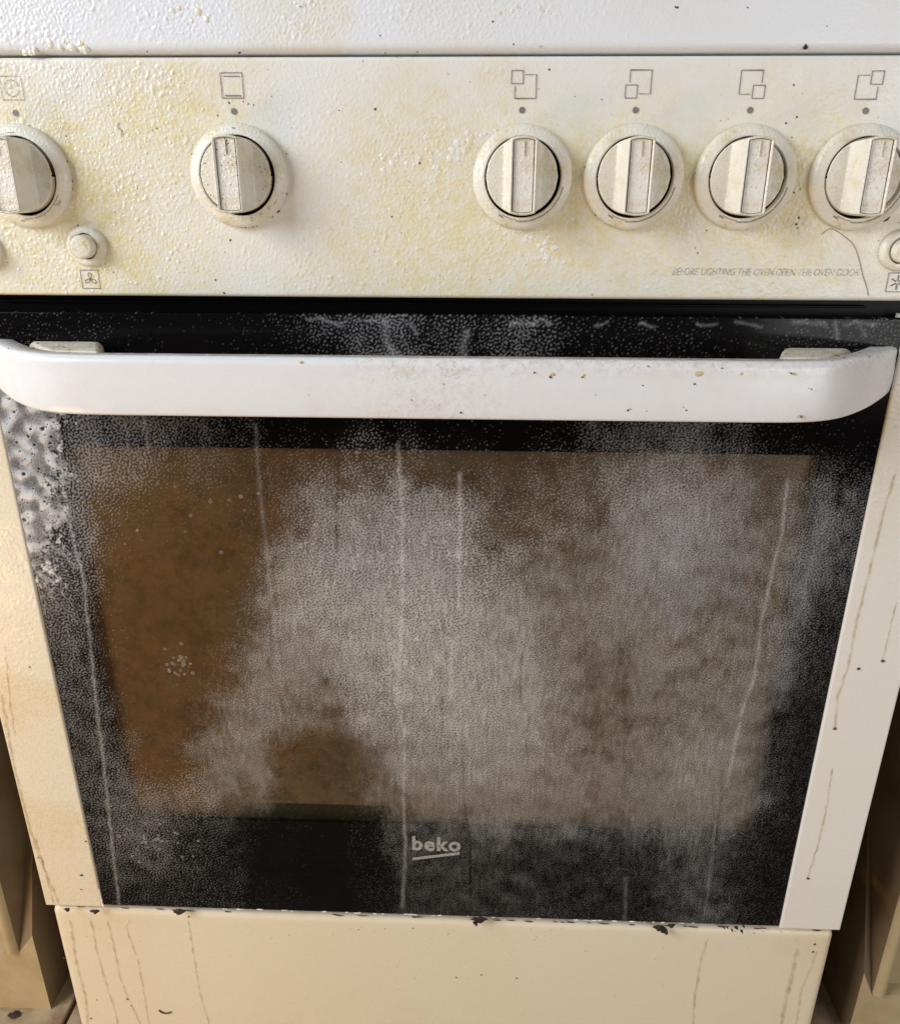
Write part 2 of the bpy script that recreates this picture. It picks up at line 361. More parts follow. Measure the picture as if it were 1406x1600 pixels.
pY = [(20,110,.35),(120,110,.15),(240,110,.35),(330,100,.15),(450,110,.05),(560,110,.05),(700,110,.05),(900,110,.03),(1100,110,.05),(1300,110,.05),
      (30,180,.9),(130,170,.35),(220,165,.85),(280,165,1.15),(330,175,.7),(390,140,.6),(440,190,.05),(500,180,.05),(560,170,.5),(660,170,.65),(760,165,.5),(900,170,.35),(1080,180,.4),(1200,180,.35),(1290,190,.7),(1400,180,.1),
      (100,250,1.1),(170,260,.7),(250,250,.55),(300,200,.8),(460,260,.5),(490,230,.05),(500,300,.15),(560,240,.7),(620,260,.55),(700,240,.75),(740,300,.8),(900,250,1.1),(1075,260,1.2),(1253,230,1.1),(1255,310,1.1),(1310,180,.5),  # yellow stain, with the knobs' brown shade painted in at their right edges
      (60,340,.8),(120,330,.7),(175,330,1.0),(160,380,1.1),(230,360,.5),(300,340,.4),(380,370,.35),(440,350,.1),(540,330,.6),(640,330,.8),(720,360,.75),(900,350,.8),(1070,350,.65),(1240,350,.8),(1380,350,.5),
      (50,420,.7),(100,450,.6),(200,430,.8),(300,440,.6),(420,420,.3),(500,440,.6),(600,430,.65),(700,430,.8),(820,430,.65),(960,430,.6),(1100,400,.55),(1200,440,.6),(1330,440,.5),(1400,420,.4)]
pW = [(30,110,.7),(200,120,.9),(450,130,.45),(560,120,.35),(700,110,.12),(900,110,.06),(1100,110,.06),(1300,110,.15),(100,200,1),(220,220,1),(450,200,.35),(520,260,.4),(620,250,.8),(720,240,1),(800,170,.4),(1000,180,.4),(1250,180,.5),(1330,170,.5),
      (80,330,1),(200,330,1),(280,320,.8),(440,320,.35),(560,330,.7),(700,340,.65),(900,370,.5),(1060,380,.6),(1200,380,.75),(1350,400,.5),(60,430,1),(200,430,.9),(380,420,.5),(480,430,.7),(620,430,.6),(800,430,.5),(1000,430,.5),(1200,430,.75),(1400,430,.4)]
panel = up(slab('control_panel', -.2975, .2975, ZB+.4524, ZB+.5674, -.002, .03, M['panel'], cooker, .00055, .00055, .0022, attrs={
    'yellow': lambda X, Z: 1.05*field(X, Z, pY, .0105)}, dispf=lambda X, Z: beads(X, Z, field(X, Z, pW, .013)+.08, .85)))
PY = -.00235                                    # printed marks lie a hair proud of the enamel
def child(o, par):                             # re-parent keeping world coordinates
    o.parent = par; o.location = -(Vector((0, .3, 0))+Vector(par.location)); return o

def pp(pts): return [P(a, b, PY) for a, b in pts]
LW = .00036
def rect(mb, cx, cz, hw, hh, w_=LW): mb.stroke([(cx-hw, cz-hh), (cx+hw, cz-hh), (cx+hw, cz+hh), (cx-hw, cz+hh)], w_, PY, True)
def symbol(name, build, mat='print'):
    mb = MB(); build(mb); return child(mb.build(name, M[mat], None), panel)
KX = [-.2125, -.0993, .0458, .1018, .1577, .2150]; KZ = ZB+.5127
def s_oven(mb):
    q = P(362.5, 133, PY); hw, hh = .0054, .0056; rect(mb, q[0], q[2], hw, hh)
    mb.stroke([(q[0]-.004, q[2]+.0041), (q[0]+.004, q[2]+.0041)], .0004, PY); mb.stroke([(q[0]-.004, q[2]-.0045), (q[0]+.004, q[2]-.0045)], .0006, PY)
def s_timer(mb):
    q = P(18, 137, PY); rect(mb, q[0], q[2], .0056, .0053)
    mb.stroke([(q[0]+.0037*math.cos(a), q[2]+.0037*math.sin(a)) for a in np.linspace(.2, 6.0, 28)], LW, PY)
    mb.stroke([(q[0], q[2]+.002), (q[0], q[2]), (q[0]-.0016, q[2])], LW, PY)
def s_ring(sx_, sz_):
    def f(mb):
        cx, cz = s_c; h = .0052; s = .0057
        bx, bz = cx-sx_*.0012, cz-sz_*.0010
        smx, smz = cx+sx_*(.0058-s/2), cz+sz_*(.0060-s/2)
        rect(mb, smx, smz, s/2, s/2)
        c = [(bx-sx_*h, bz-sz_*h)]
        mb.stroke([(bx+sx_*h, bz+sz_*.0002), (bx+sx_*h, bz-sz_*h), (bx-sx_*h, bz-sz_*h), (bx-sx_*h, bz+sz_*h), (bx+sx_*.0003, bz+sz_*h)], LW, PY)
    return f
symbol('oven_symbol', s_oven); symbol('timer_symbol', s_timer, 'worn')
for (px, py), (a, b) in zip([(817.5, 131), (996.5, 131), (1177, 131.5), (1359.5, 132)], [(-1, 1), (-1, -1), (1, -1), (1, 1)]):
    q = P(px, py, PY); s_c = (q[0], q[2]); symbol('burner_symbol', s_ring(a, b))
for px, py in [(24, 176), (365.5, 173.5), (815.5, 171.5), (993, 171.5), (1172, 171.5), (1352.5, 172.5)]:
    q = P(px, py, PY); symbol('index_dot', lambda mb: mb.disc(q[0], q[2], .0015, PY))
def s_fan(mb):
    q = P(141, 436, PY); rect(mb, q[0], q[2], .0049, .0048)
    for k in range(3):
        a0 = math.pi/2+k*2*math.pi/3; c, s = math.cos(a0), math.sin(a0)
        mb.stroke([(q[0]+c*r_*.0036-s*t_*.0036, q[2]+s*r_*.0036+c*t_*.0036) for r_, t_ in [(0, 0), (.35, .22), (.75, .26), (.95, 0), (.75, -.26), (.35, -.22), (0, 0)]], .0004, PY)
symbol('fan_symbol', s_fan)
def s_spark(mb):
    q = P(1402, 441, PY); rect(mb, q[0], q[2], .0052, .0048)
    for k in range(6):
        a = math.pi/6+k*math.pi/3; mb.stroke([(q[0]+.0008*math.cos(a), q[2]+.0008*math.sin(a)), (q[0]+.0037*math.cos(a), q[2]+.0037*math.sin(a))], .0007, PY)
symbol('spark_symbol', s_spark)

def text(name, body_, x0, x1, z0, z1, y, mat, shear=0, offset=0, font_h=None, parent=None):
    cu = bpy.data.curves.new(name, 'FONT'); cu.body = body_; cu.size = 1; cu.shear = shear; cu.space_character = 1.12 if offset > 0 else 1; cu.offset = offset; cu.resolution_u = 3
    t = bpy.data.objects.new('t', cu); C.objects.link(t); bpy.context.view_layer.update()
    me = bpy.data.meshes.new_from_object(t.evaluated_get(bpy.context.evaluated_depsgraph_get())); bpy.data.objects.remove(t)
    v = np.array([q.co[:] for q in me.vertices]); a, b = v.min(0), v.max(0)
    for q, c_ in zip(me.vertices, v):
        q.co = (x0+(c_[0]-a[0])/(b[0]-a[0])*(x1-x0), y, z0+(c_[1]-a[1])/(b[1]-a[1])*(z1-z0))
    me.name = name; return link(name, me, mat, parent)
tq = P(1050, 431, PY); tq2 = P(1343, 420, PY)
child(text('warning_text', 'BEFORE LIGHTING THE OVEN,OPEN THE OVEN DOOR', tq[0], tq2[0], tq[2], tq2[2], PY, M['worn'], .2, -.012), panel)

# specks of grime, runs and droplets: real low relief, gathered per surface
def blob(mb, x, z, y, rx, rz, h, n=9, jag=.35, rot=0):
    vs = [(x, y-h, z)]
    for k, f in ((0, .55), (1, 1)):
        for i in range(n):
            a = 2*math.pi*i/n; r = (1+random.uniform(-jag, jag))*f; dx, dz = rx*r*math.cos(a), rz*r*math.sin(a)
            vs.append((x+dx*math.cos(rot)-dz*math.sin(rot), y-(h*.8 if k == 0 else -.0002), z+dx*math.sin(rot)+dz*math.cos(rot)))
    fs = [(0, 1+i, 1+(i+1) % n) for i in range(n)]+[(1+i, 1+n+i, 1+n+(i+1) % n, 1+(i+1) % n) for i in range(n)]
    mb.add(vs, [f[::-1] for f in fs])
def run(mb, pts, wd, h, Y, end=True):
    q = [P(a, b, Y) for a, b in pts]; pl = []
    for k in range(len(q)-1):
        L = np.linalg.norm(q[k+1]-q[k]); m = max(2, int(L/.0015))
        for i in range(m): pl.append(q[k]+(q[k+1]-q[k])*i/m)
    pl.append(q[-1]); n = len(pl); sec = 7; vs = []; fs = []
    for i, c_ in enumerate(pl):
        k = wd*2.3*(.65+.7*mnoise.noise(Vector((c_[0]*300, c_[2]*260, 3)))**2+.25*math.sin(i*.37)**2)
        if i in (0, n-1): k *= .3
        off = .0007*mnoise.noise(Vector((0, c_[2]*150, 7)))
        for s_ in range(sec):
            t = -1+2*s_/(sec-1); mb.w.append(1-abs(t)**1.5) if hasattr(mb, 'w') else None; vs.append((c_[0]+off+t*k/2, Y-.00005-h*(1-t*t), c_[2]))
    for i in range(n-1):
        for s_ in range(sec-1): a = i*sec+s_; fs.append((a, a+1, a+sec+1, a+sec))
    mb.add(vs, fs)
    if end: blob(mb, pl[-1][0], pl[-1][2], Y, wd*.9, wd*1.1, h*1.5, 10, .1)

mb = MB()
for a, b, r in [(586,170,3),(530,172,1.2),(655,254,3.5),(162+450,340-2,2),(360,375,2.5),(358,160,2),(388,162,2),(380,158,1.4),(396,163,1.6),(340,180,1.5),(245,200,1.5),(238,203,1.2),(103,212,1.5),(858,108,2.2),(1240,132,2),(1245,182,2.2),(1228,192,2),(1234,232,2),(1240,300,2.6),(1250,295,1.5),(1248,340,2.5),(1244,350,3),(1246,356,2),(1237,214,1.6),(1226,228,1.4),(1086,387,1.4),(1090,395,1.6),(1104,360,1.6),(337,437,2),(178,425,1.6),(350,457,2.4),(567,95,1),(250,265,1.2),(448,240,1.6),(300,240,1.6),(436,330,2.4),(388,353,2.6),(122,352,2.4),(98,328,2),(940,155,1.3),(1182,250,1),(1390,455,1),(925,460,1.5),(765,437,1.5),(700,115,1),(620,88,1)]:
    q = P(a, b, -.002); blob(mb, q[0], q[2], -.002, r/2900*1.05, r/2900*.8, .0003, 7, .4, random.uniform(0, 3))
for k in range(260):
    a, b = random.uniform(0, 1406), random.uniform(98, 460)
    if math.hypot(a-330, b-260) > 300 and random.random() < .35: continue
    q = P(a, b, -.002); r = random.choice([.00012, .00015, .0002, .0003]); blob(mb, q[0], q[2], -.002, r*random.uniform(1, 1.8), r, .0002, 6, .4, random.uniform(0, 3))
child(tag(mb.build('grime_specks', M['speck']), kind='stuff'), panel)
mb = MB()
for (cx_, cy_, sx_, sy_, n_, r0, r1) in [(640,245,65,28,50,1.5,6),(720,230,25,22,16,3,8),(845,378,32,25,22,2.5,6),(850,400,22,10,10,3,6.5),(770,215,20,14,10,3,6),(90,30,60,30,50,2,6),(220,40,40,30,30,2,5),(130,420,110,30,60,1.5,4),(200,230,90,90,120,1.5,4),(160,120,90,20,40,1.5,4),(600,330,70,60,50,1.2,3.5)]:
    for k in range(n_):
        a, b = random.gauss(cx_, sx_*.6), random.gauss(cy_, sy_*.6)
        if 88 < b < 96 or b > 458 or a < -5 or b < 2: continue
        if b < 88: continue
        if math.hypot(a-372, b-272) < 82 or math.hypot(a-28, b-276) < 86 or math.hypot(a-133, b-385) < 34: continue
        q = P(a, b, -.002); r = random.uniform(r0, r1)/2900
        blob(mb, q[0], q[2], -.002, r, r*random.uniform(.8, 1.3), r*.17, 10, .25, random.uniform(0, 3))
child(tag(mb.build('cleaner_droplets', M['drop'], smooth=True), kind='stuff'), panel)
mb = MB()
for (cx_, cy_, sx_, sy_, n_, r0, r1) in [(95,70,50,12,26,2,6),(300,20,26,14,8,3,6),(125,74,10,5,5,3,6),(820,15,80,12,14,1.5,4),(480,5,12,4,5,2,4)]:
    for k in range(n_):
        a, b = random.gauss(cx_, sx_*.6), random.gauss(cy_, sy_*.6)
        if b > 84 or b < -8: continue
        q = P(a, b, -.004); r = random.uniform(r0, r1)/2900
        blob(mb, q[0], q[2], -.004, r*1.2, r, r*.22, 10, .2, random.uniform(0, 3))
rim = bpy.data.objects['hob_rim']
child(tag(mb.build('cleaner_droplets', M['drop'], smooth=True), kind='stuff'), rim)
mb = MB()
for a, b, r in [(1258,73,3.4),(1259,70,2),(1058,11,2.4),(1055,10,1.5),(1168,11,1.4),(770,33,1.8),(802,68,1.4),(374,82,1.8),(230,80,1.2),(594,55,1.6),(652,80,1),(602,82,1.2),(1292,40,1.2),(845,72,1),(470,10,2)]:
    q = P(a, b, -.004); blob(mb, q[0], q[2], -.004, r/2900, r/2900*.8, .0003, 7, .4, random.uniform(0, 3))
child(tag(mb.build('grime_specks', M['crumb']), kind='stuff'), rim)

# ------------------------------------------------------------------ knobs
def arc_pts(r, a0, a1, n=20): return [(r*math.cos(a), r*math.sin(a)) for a in np.linspace(math.radians(a0), math.radians(a1), n)]
RD = .0180
def make_knob():
    k = empty('control_knob')
    mb = MB(); lathe(mb, [(.0247, .0022), (.0250, -.0015), (.0249, -.0028), (.0243, -.0038), (.0228, -.0046), (.0205, -.0054), (.0196, -.0059), (.0192, -.0056), (.0191, -.001)], 0, 0, 96)
    fl = mb.build('bezel', M['knob'], k, smooth=True)
    mb = MB(); lathe(mb, [(.0192, .0), (.0192, -.0022)], 0, 0, 48); mb.build('shadow_gap', M['gapdark'], k)
    # dial with its raised grip: one surface, height read across the width
    xs = sorted(set([round(q, 6) for q in list(-np.linspace(RD*.9995, .0098, 10))+list(-np.linspace(.0098, .0066, 9))+[-.0062, -.0056, -.0052, -.00505]+list(np.linspace(-.004, .004, 5))]))
    xs = np.array(sorted(set([round(q, 6) for q in list(xs)+[-q for q in xs]])))
    ts = np.array([-1, -.992, -.97, -.945, -.94, -.93]+list(np.linspace(-.9, .9, 15))+[.93, .94, .945, .97, .992, 1])
    base, topd = .0066, .0215
    def hgt(x):
        a = abs(x)
        if a >= .0098: return base+.0003*(1-(a/RD)**2)
        if a <= .0062: return topd
        t = (a-.0062)/(.0098-.0062); return base+.0003+(topd-base)*((1-t)**2.6)
    vs = []; rows = []
    for x in xs:
        L = math.sqrt(max(1e-9, RD*RD-x*x)); row = []
        for t in ts:
            y = hgt(x)
            e = min(1, (1-abs(t))*L/.0009); y -= .0009*(1-math.sqrt(max(0, 1-(1-e)**2)))
            if abs(x) < .0053 and abs(t) < .942: y -= .0018
            row.append(len(vs)); vs.append((x, -y, t*L))
        rows.append(row)
    fs = []
    for i in range(len(rows)-1):
        for j in range(len(ts)-1): fs.append((rows[i][j], rows[i+1][j], rows[i+1][j+1], rows[i][j+1]))
    for j in (0, len(ts)-1):
        ids = [r[j] for r in rows]; bk = []
        for i_ in ids: bk.append(len(vs)); vs.append((vs[i_][0], -.001, vs[i_][2]))
        for a in range(len(ids)-1): fs.append((ids[a], bk[a], bk[a+1], ids[a+1]))
    mb = MB(); mb.add(vs, fs); d = mb.build('dial_grip', M['knob'], k, smooth=True)
    mb = MB(); n_ = 9; Rr = RD*.943; v2 = []; f2 = []
    xx = np.linspace(-.00498, .00498, n_)
    for x in xx:
        L = math.sqrt(Rr*Rr-x*x)-.0002; v2 += [(x, -topd+.0014, -L), (x, -topd+.0014, L)]
    for i in range(n_-1): f2.append((2*i, 2*i+2, 2*i+3, 2*i+1))
    mb.add(v2, f2); mb.build('grip_inlay', M['inlay'], k)
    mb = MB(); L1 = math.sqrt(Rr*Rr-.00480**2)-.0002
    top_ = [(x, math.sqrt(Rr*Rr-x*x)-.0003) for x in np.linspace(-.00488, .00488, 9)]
    mb.stroke(top_+[(a, -b) for a, b in top_[::-1]], .00020, -topd+.00136, True); mb.build('inlay_shade_line', M['speck'], k)  # dark line paints the recess rim's shade round the inlay
    mb = MB(); mb.box(-.00026, .00026, -topd+.0006, -topd+.0015, .0092, .0160); mb.build('pointer', M['knob'], k)
    mb = MB(); mb.box(.00027, .00040, -topd+.0011, -topd+.00138, .0092, .0160); mb.build('pointer_groove', M['speck'], k)
    for c_ in k.children:
        if c_.name.startswith(('dial_grip', 'grip_inlay', 'inlay_shade_line', 'pointer')): c_.location = (-.0005, 0, .0004)
    return k
def knob_marks(k, kind):
    mb = MB(); y = -.00575
    def S(pts, w_=.00035):
        n0 = len(mb.v); mb.stroke([(a, b) for a, b in pts], w_, 0)
        for i in range(n0, len(mb.v)):                # lay on the sloping bezel
            x_, _, z_ = mb.v[i]; r = math.hypot(x_, z_); mb.v[i] = (x_, -(.0062-(r-.0190)*.42)-.0001, z_)
    if kind == 'burner':
        S(arc_pts(.0209, -98, -12, 28), .0007); S(arc_pts(.0203, -120, -97, 8), .0004)
        for a in (-122, -118): S(arc_pts(.0212, a-1.8, a+1.8, 4), .0009)
    elif kind == 'timer':
        S(arc_pts(.0206, -96, -25, 26)); S(arc_pts(.0206, 85, 110, 8))
        for a in (-92, -62, -40): S([(.0206*math.cos(math.radians(a)), .0206*math.sin(math.radians(a))), (.0218*math.cos(math.radians(a)), .0218*math.sin(math.radians(a)))])
        for a in (-98, -95): S(arc_pts(.0218, a-1, a+1, 4), .0011)
        for a in (-37, -33): S([(.0222*math.cos(math.radians(a))+.0006*math.cos(q), .0222*math.sin(math.radians(a))+.0006*math.sin(q)) for q in np.linspace(0, 6.28, 9)], .0003)
    else:
        for a in (-45, -60, -75): S([(.0215*math.cos(math.radians(a))+.0007*math.cos(q), .0215*math.sin(math.radians(a))+.0009*math.sin(q)) for q in np.linspace(.4, 5.4, 8)], .0003)
        for a in (-36, -33): S(arc_pts(.0222, a-2, a+1, 4), .0003)
        S(arc_pts(.0222, 88, 92, 4), .0008)
    tag(mb.build('dial_marks', M['worn'], k), kind='stuff')
def knob_dirt(k, n, seed, dark):
    random.seed(seed); mb = MB(); topd = .0215
    for i in range(n):
        a = random.uniform(0, 6.28); r = random.uniform(.004, .0176)*1.0; x, z = r*math.cos(a), r*math.sin(a)
        s_ = random.choice([.00012, .00018, .00025, .0004 if dark else .0002])
        if abs(x) < .005: y = -topd+.0014
        elif abs(x) < .0100: continue
        else: y = -.0067
        blob(mb, x, z, y, s_*random.uniform(1, 1.7), s_, .00012, 7, .4, random.uniform(0, 3))
    for i in range(n//2):
        a = random.uniform(0, 6.28); r = random.uniform(.0195, .0225); blob(mb, r*math.cos(a), r*math.sin(a), -.0060+(r-.019)*.42, .0002, .00015, .00012, 6, .4)
    for i in range(2+n//12):                    # grease caught along the outer edge
        a = random.gauss(-1.0, 1.3); r = .0251; blob(mb, r*math.cos(a), r*math.sin(a), .0, random.uniform(.0003, .0008), .00025, .0005, 9, .5, a+1.57)
    tag(mb.build('knob_grime', M['crumb'] if dark else M['speck'], k), kind='stuff')
proto = make_knob()
KL = ['timer knob at the far left edge, cut off by the frame, thick yellow grease round its bezel',
      'oven knob under the box symbol, spattered with dark brown specks',
      'burner knob nearest the middle of the panel', 'burner knob second from the middle, yellow grease in its grip inlay',
      'burner knob third from the middle, above the printed warning', 'burner knob at the far right, black crust under its bezel']
for i, x in enumerate(KX):
    if i == 0: k = proto
    else:
        k = proto.copy(); C.objects.link(k)
        for ch in proto.children:
            if ch.name.startswith(('dial_marks', 'knob_grime')): continue
            c_ = ch.copy(); C.objects.link(c_); c_.parent = k
    k.parent = cooker; k.location = (x, -.002-.3, KZ+(.0005 if i == 1 else 0)); k['label'] = KL[i]; k['group'] = 'control knobs in a row on the panel'
knobs = [o for o in C.objects if o.name.startswith('control_knob')]; knobs.sort(key=lambda o: o.location.x)
for i, k in enumerate(knobs):
    knob_marks(k, ['timer', 'oven', 'burner', 'burner', 'burner', 'burner'][i]); knob_dirt(k, [30, 130, 18, 20, 24, 44][i], 30+i, i == 1)
random.seed(11)
q = P(1350, 356, -.004); mb = MB(); blob(mb, q[0]-.0008, q[2]+.0012, -.002, .0056, .0010, .0016, 14, .35, .12); blob(mb, q[0]+.011, q[2]+.004, -.002, .002, .0008, .001, 9, .4, .6); child(mb.build('black_crust', M['crumb']), panel)

# push buttons
def make_button():
    b_ = empty('push_button')
    mb = MB(); lathe(mb, [(.0104, .0022), (.0104, -.002), (.0099, -.0030), (.0088, -.0036), (.0072, -.0040), (.0068, -.0036), (.0067, -.001)], 0, 0, 64); mb.build('button_collar', M['knob'], b_, smooth=True)
    mb = MB(); lathe(mb, [(.0067, -.0012), (.0063, -.0014)], 0, 0, 48); mb.build('shadow_gap', M['gapdark'], b_)
    mb = MB(); lathe(mb, [(.0061, .0), (.0060, -.0072), (.0056, -.0079), (.0044, -.0082), (.0, -.0080)], 0, 0, 48); mb.build('button_cap', M['knob'], b_, smooth=True)
    return b_
pb = make_button()
for i, (px, py) in enumerate([(133, 384.5), (1410, 391), (-31, 391)]):
    q = P(px, py, -.005)
    if i: 
        b_ = pb.copy(); C.objects.link(b_)
        for ch in pb.children: c_ = ch.copy(); C.objects.link(c_); c_.parent = b_
    else: b_ = pb
    b_.parent = cooker; b_.location = (q[0], -.002-.3, q[2])
    b_['label'] = ['small round button above the fan symbol, rust brown mark on its cap', 'small round button above the spark symbol at the right edge', 'small round button cut off by the left edge of the photo'][i]; b_['group'] = 'round push buttons'
mb = MB(); blob(mb, .0022, .0012, -.0081, .0010, .0018, .0002, 9, .4, .5); blob(mb, .0030, -.0006, -.0081, .0008, .0011, .0002, 8, .4); mb.build('rust_mark', M['crust'], pb)

# ------------------------------------------------------------------ oven door
door = empty('oven_door', (0, -.3, ZB), cooker)
def todoor(o): o.parent = door; o.location = (0, 0, -ZB); return o
F = []
def row(y, *a):
    for x, v in a: F.append((x, y, v))
row(505,(0,.12),(60,.15),(130,.15),(200,.1),(300,.04),(400,.1),(470,.22),(500,.42),(600,.42),(700,.30),(760,.25),(820,.5),(900,.2),(1000,.13),(1100,.12),(1180,.10),(1270,.22),(1340,.25),(1400,.25))
row(540,(130,.08),(200,.05),(300,.02),(400,.04),(470,.1),(520,.3),(600,.5),(700,.36),(800,.48),(850,.3),(900,.15),(1000,.2),(1100,.16),(1170,.06),(1270,.18),(1340,.15))
row(640,(20,.2),(60,.2),(100,.5),(130,.7),(500,0),(1000,.4),(1300,0),(1380,0))
row(672,(30,.2),(70,.2),(105,.6),(130,.66),(200,.66),(300,.5),(380,.32),(440,.05),(500,0),(600,0),(700,0),(800,.0),(870,.08),(930,.45),(1000,.5),(1100,.5),(1160,.3),(1220,.03),(1300,.05),(1370,.06))
row(722,(40,.2),(80,.25),(112,.7),(130,.72),(200,.42),(300,.33),(380,.28),(450,.3),(500,.35),(580,.42),(640,.35),(700,.22),(780,.12),(850,.3),(920,.45),(1000,.6),(1080,.66),(1150,.55),(1210,.25),(1250,.25),(1290,.38),(1350,.22))
row(800,(40,.2),(75,.25),(105,.7),(130,.6),(170,.25),(240,.16),(300,.10),(380,.10),(415,.12),(445,.35),(500,.66),(600,.78),(700,.82),(760,.4),(790,.22),(850,.4),(930,.40),(980,.72),(1050,.82),(1130,.72),(1200,.45),(1240,.42),(1275,.72),(1340,.55))
row(850,(60,.3),(90,.5))
row(880,(70,.6),(110,.65),(140,.36),(190,.06),(250,.04),(320,.03),(370,.05),(400,.08),(430,.5),(470,.82),(540,.86),(630,.9),(700,.92),(780,.62),(850,.5),(920,.42),(980,.75),(1050,.8),(1130,.6),(1200,.5),(1235,.55),(1270,.74),(1330,.5))
row(960,(80,.6),(120,.55),(150,.25),(190,.02),(250,.0),(330,.02),(368,.06),(395,.4),(430,.75),(500,.82),(580,.92),(640,.98),(720,.95),(800,.8),(880,.6),(960,.72),(1040,.68),(1120,.52),(1200,.48),(1240,.66),(1265,.5),(1310,.28))
row(1040,(105,.5),(140,.5),(165,.25),(200,.0),(270,.10),(320,.03),(345,.08),(375,.42),(410,.66),(480,.78),(560,.86),(640,.98),(720,.96),(800,.92),(870,.6),(940,.48),(1020,.62),(1100,.56),(1180,.6),(1225,.6),(1270,.28))
row(1120,(120,.48),(150,.5),(185,.35),(220,.0),(270,.02),(302,.06),(330,.42),(370,.62),(420,.66),(470,.5),(520,.45),(580,.75),(650,.9),(740,.95),(820,.9),(880,.62),(940,.48),(1020,.55),(1100,.58),(1150,.72),(1200,.45),(1250,.22))
row(1190,(135,.45),(170,.55),(205,.4),(240,.03),(268,.12),(300,.45),(340,.6),(400,.66),(450,.25),(490,.06),(530,.08),(570,.4),(640,.8),(720,.86),(800,.86),(880,.66),(940,.55),(1020,.62),(1090,.78),(1150,.74),(1190,.5),(1240,.25))
row(1240,(145,.45),(190,.62),(260,.66),(330,.64),(400,.5),(450,.15),(500,.04),(550,.12),(600,.5),(680,.72),(780,.8),(880,.74),(960,.7),(1040,.74),(1110,.82),(1160,.74),(1200,.4),(1235,.22))
row(1290,(155,.48),(210,.72),(260,.6),(320,.38),(390,.2),(450,.05),(520,.03),(570,.12),(630,.42),(700,.5),(780,.62),(860,.6),(940,.5),(1000,.56),(1070,.66),(1130,.6),(1180,.3),(1225,.22))
row(1340,(160,.45),(200,.55),(240,.6),(290,.4),(350,.28),(430,.03),(520,.02),(570,.12),(640,.42),(710,.5),(780,.45),(850,.4),(930,.36),(1000,.38),(1060,.5),(1110,.55),(1160,.3),(1220,.2))
row(1400,(170,.3),(240,.32),(320,.26),(420,.12),(520,.02),(580,.2),(660,.45),(720,.48),(800,.42),(880,.34),(940,.34),(1000,.3),(1060,.5),(1120,.5),(1160,.28),(1210,.18))
ST = [([(500,498),(520,500),(535,506)], .0009, .9), ([(560,500),(590,499)], .0008, .7), ([(640,502),(652,520)], .0010, .8), ([(800,503),(835,505),(860,503)], .0011, .9), ([(930,505),(950,503)], .0008, .8), ([(1000,504),(1022,507)], .0009, .8), ([(1090,502),(1120,506)], .0008, .7), ([(88,650),(98,760),(118,860),(130,900),(140,1000),(150,1100),(163,1200),(176,1330),(186,1412)], .0012, .9),
      ([(400,668),(404,740),(409,800),(417,860),(420,900),(428,960),(430,1000),(437,1060)], .0012, .42), ([(225,650),(231,697)], .0012, .5),
      ([(622,690),(628,800),(628,950),(622,1040),(620,1100)], .0012, .9), ([(620,1100),(632,1140),(630,1250),(634,1330),(628,1415)], .0013, .8),
      ([(718,740),(718,850),(717,950)], .0014, .9), ([(705,1000),(704,1090)], .0015, .75),
      ([(1230,750),(1222,830),(1205,900),(1190,970),(1178,1060),(1160,1110),(1145,1180),(1134,1230)], .0012, .9), ([(1120,1290),(1112,1350),(1100,1430)], .0014, .35),
      ([(978,1372),(976,1435)], .0014, .4), ([(1290,800),(1262,900),(1235,1010),(1215,1100)], .005, .25),
      ([(530,700),(528,760),(525,860)], .0012, -.8), ([(722,1160),(725,1250),(735,1320),(735,1400)], .0010, -1), ([(815,1020),(812,1100),(826,1120),(822,1180)], .0009, -.9),
      ([(690,1090),(692,1140)], .0012, -.9), ([(555,1070),(553,1160)], .0010, -.7), ([(484,960),(482,1110)], .0014, -.4), ([(1128,1230),(1118,1320)], .0011, -.7), ([(895,1340),(893,1430)], .0016, -.5), ([(1062,1340),(1055,1430)], .0018, -.4),
      ([(1212,1110),(1208,1180)], .0018, -1), ([(1225,1120),(1218,1150)], .0016, -.9), ([(1315,740),(1312,790)], .002, -.8),
      ([(602,500),(604,530),(625,562)], .0022, .8), ([(730,520),(722,545),(728,562)], .0020, .7), ([(480,497),(545,501)], .0008, .7), ([(1150,500),(1190,506)], .0009, .6), ([(1240,503),(1290,508)], .0012, .6), ([(1320,506),(1370,502)], .0012, .6), ([(1305,505),(1308,530)], .0012, .6), ([(1340,505),(1352,520)], .0012, .5),
      ([(90,862),(120,885)], .0012, .8), ([(64,900),(82,935)], .0010, .7), ([(75,845),(100,868)], .0010, .7), ([(60,850),(80,870)], .0010, .8)]
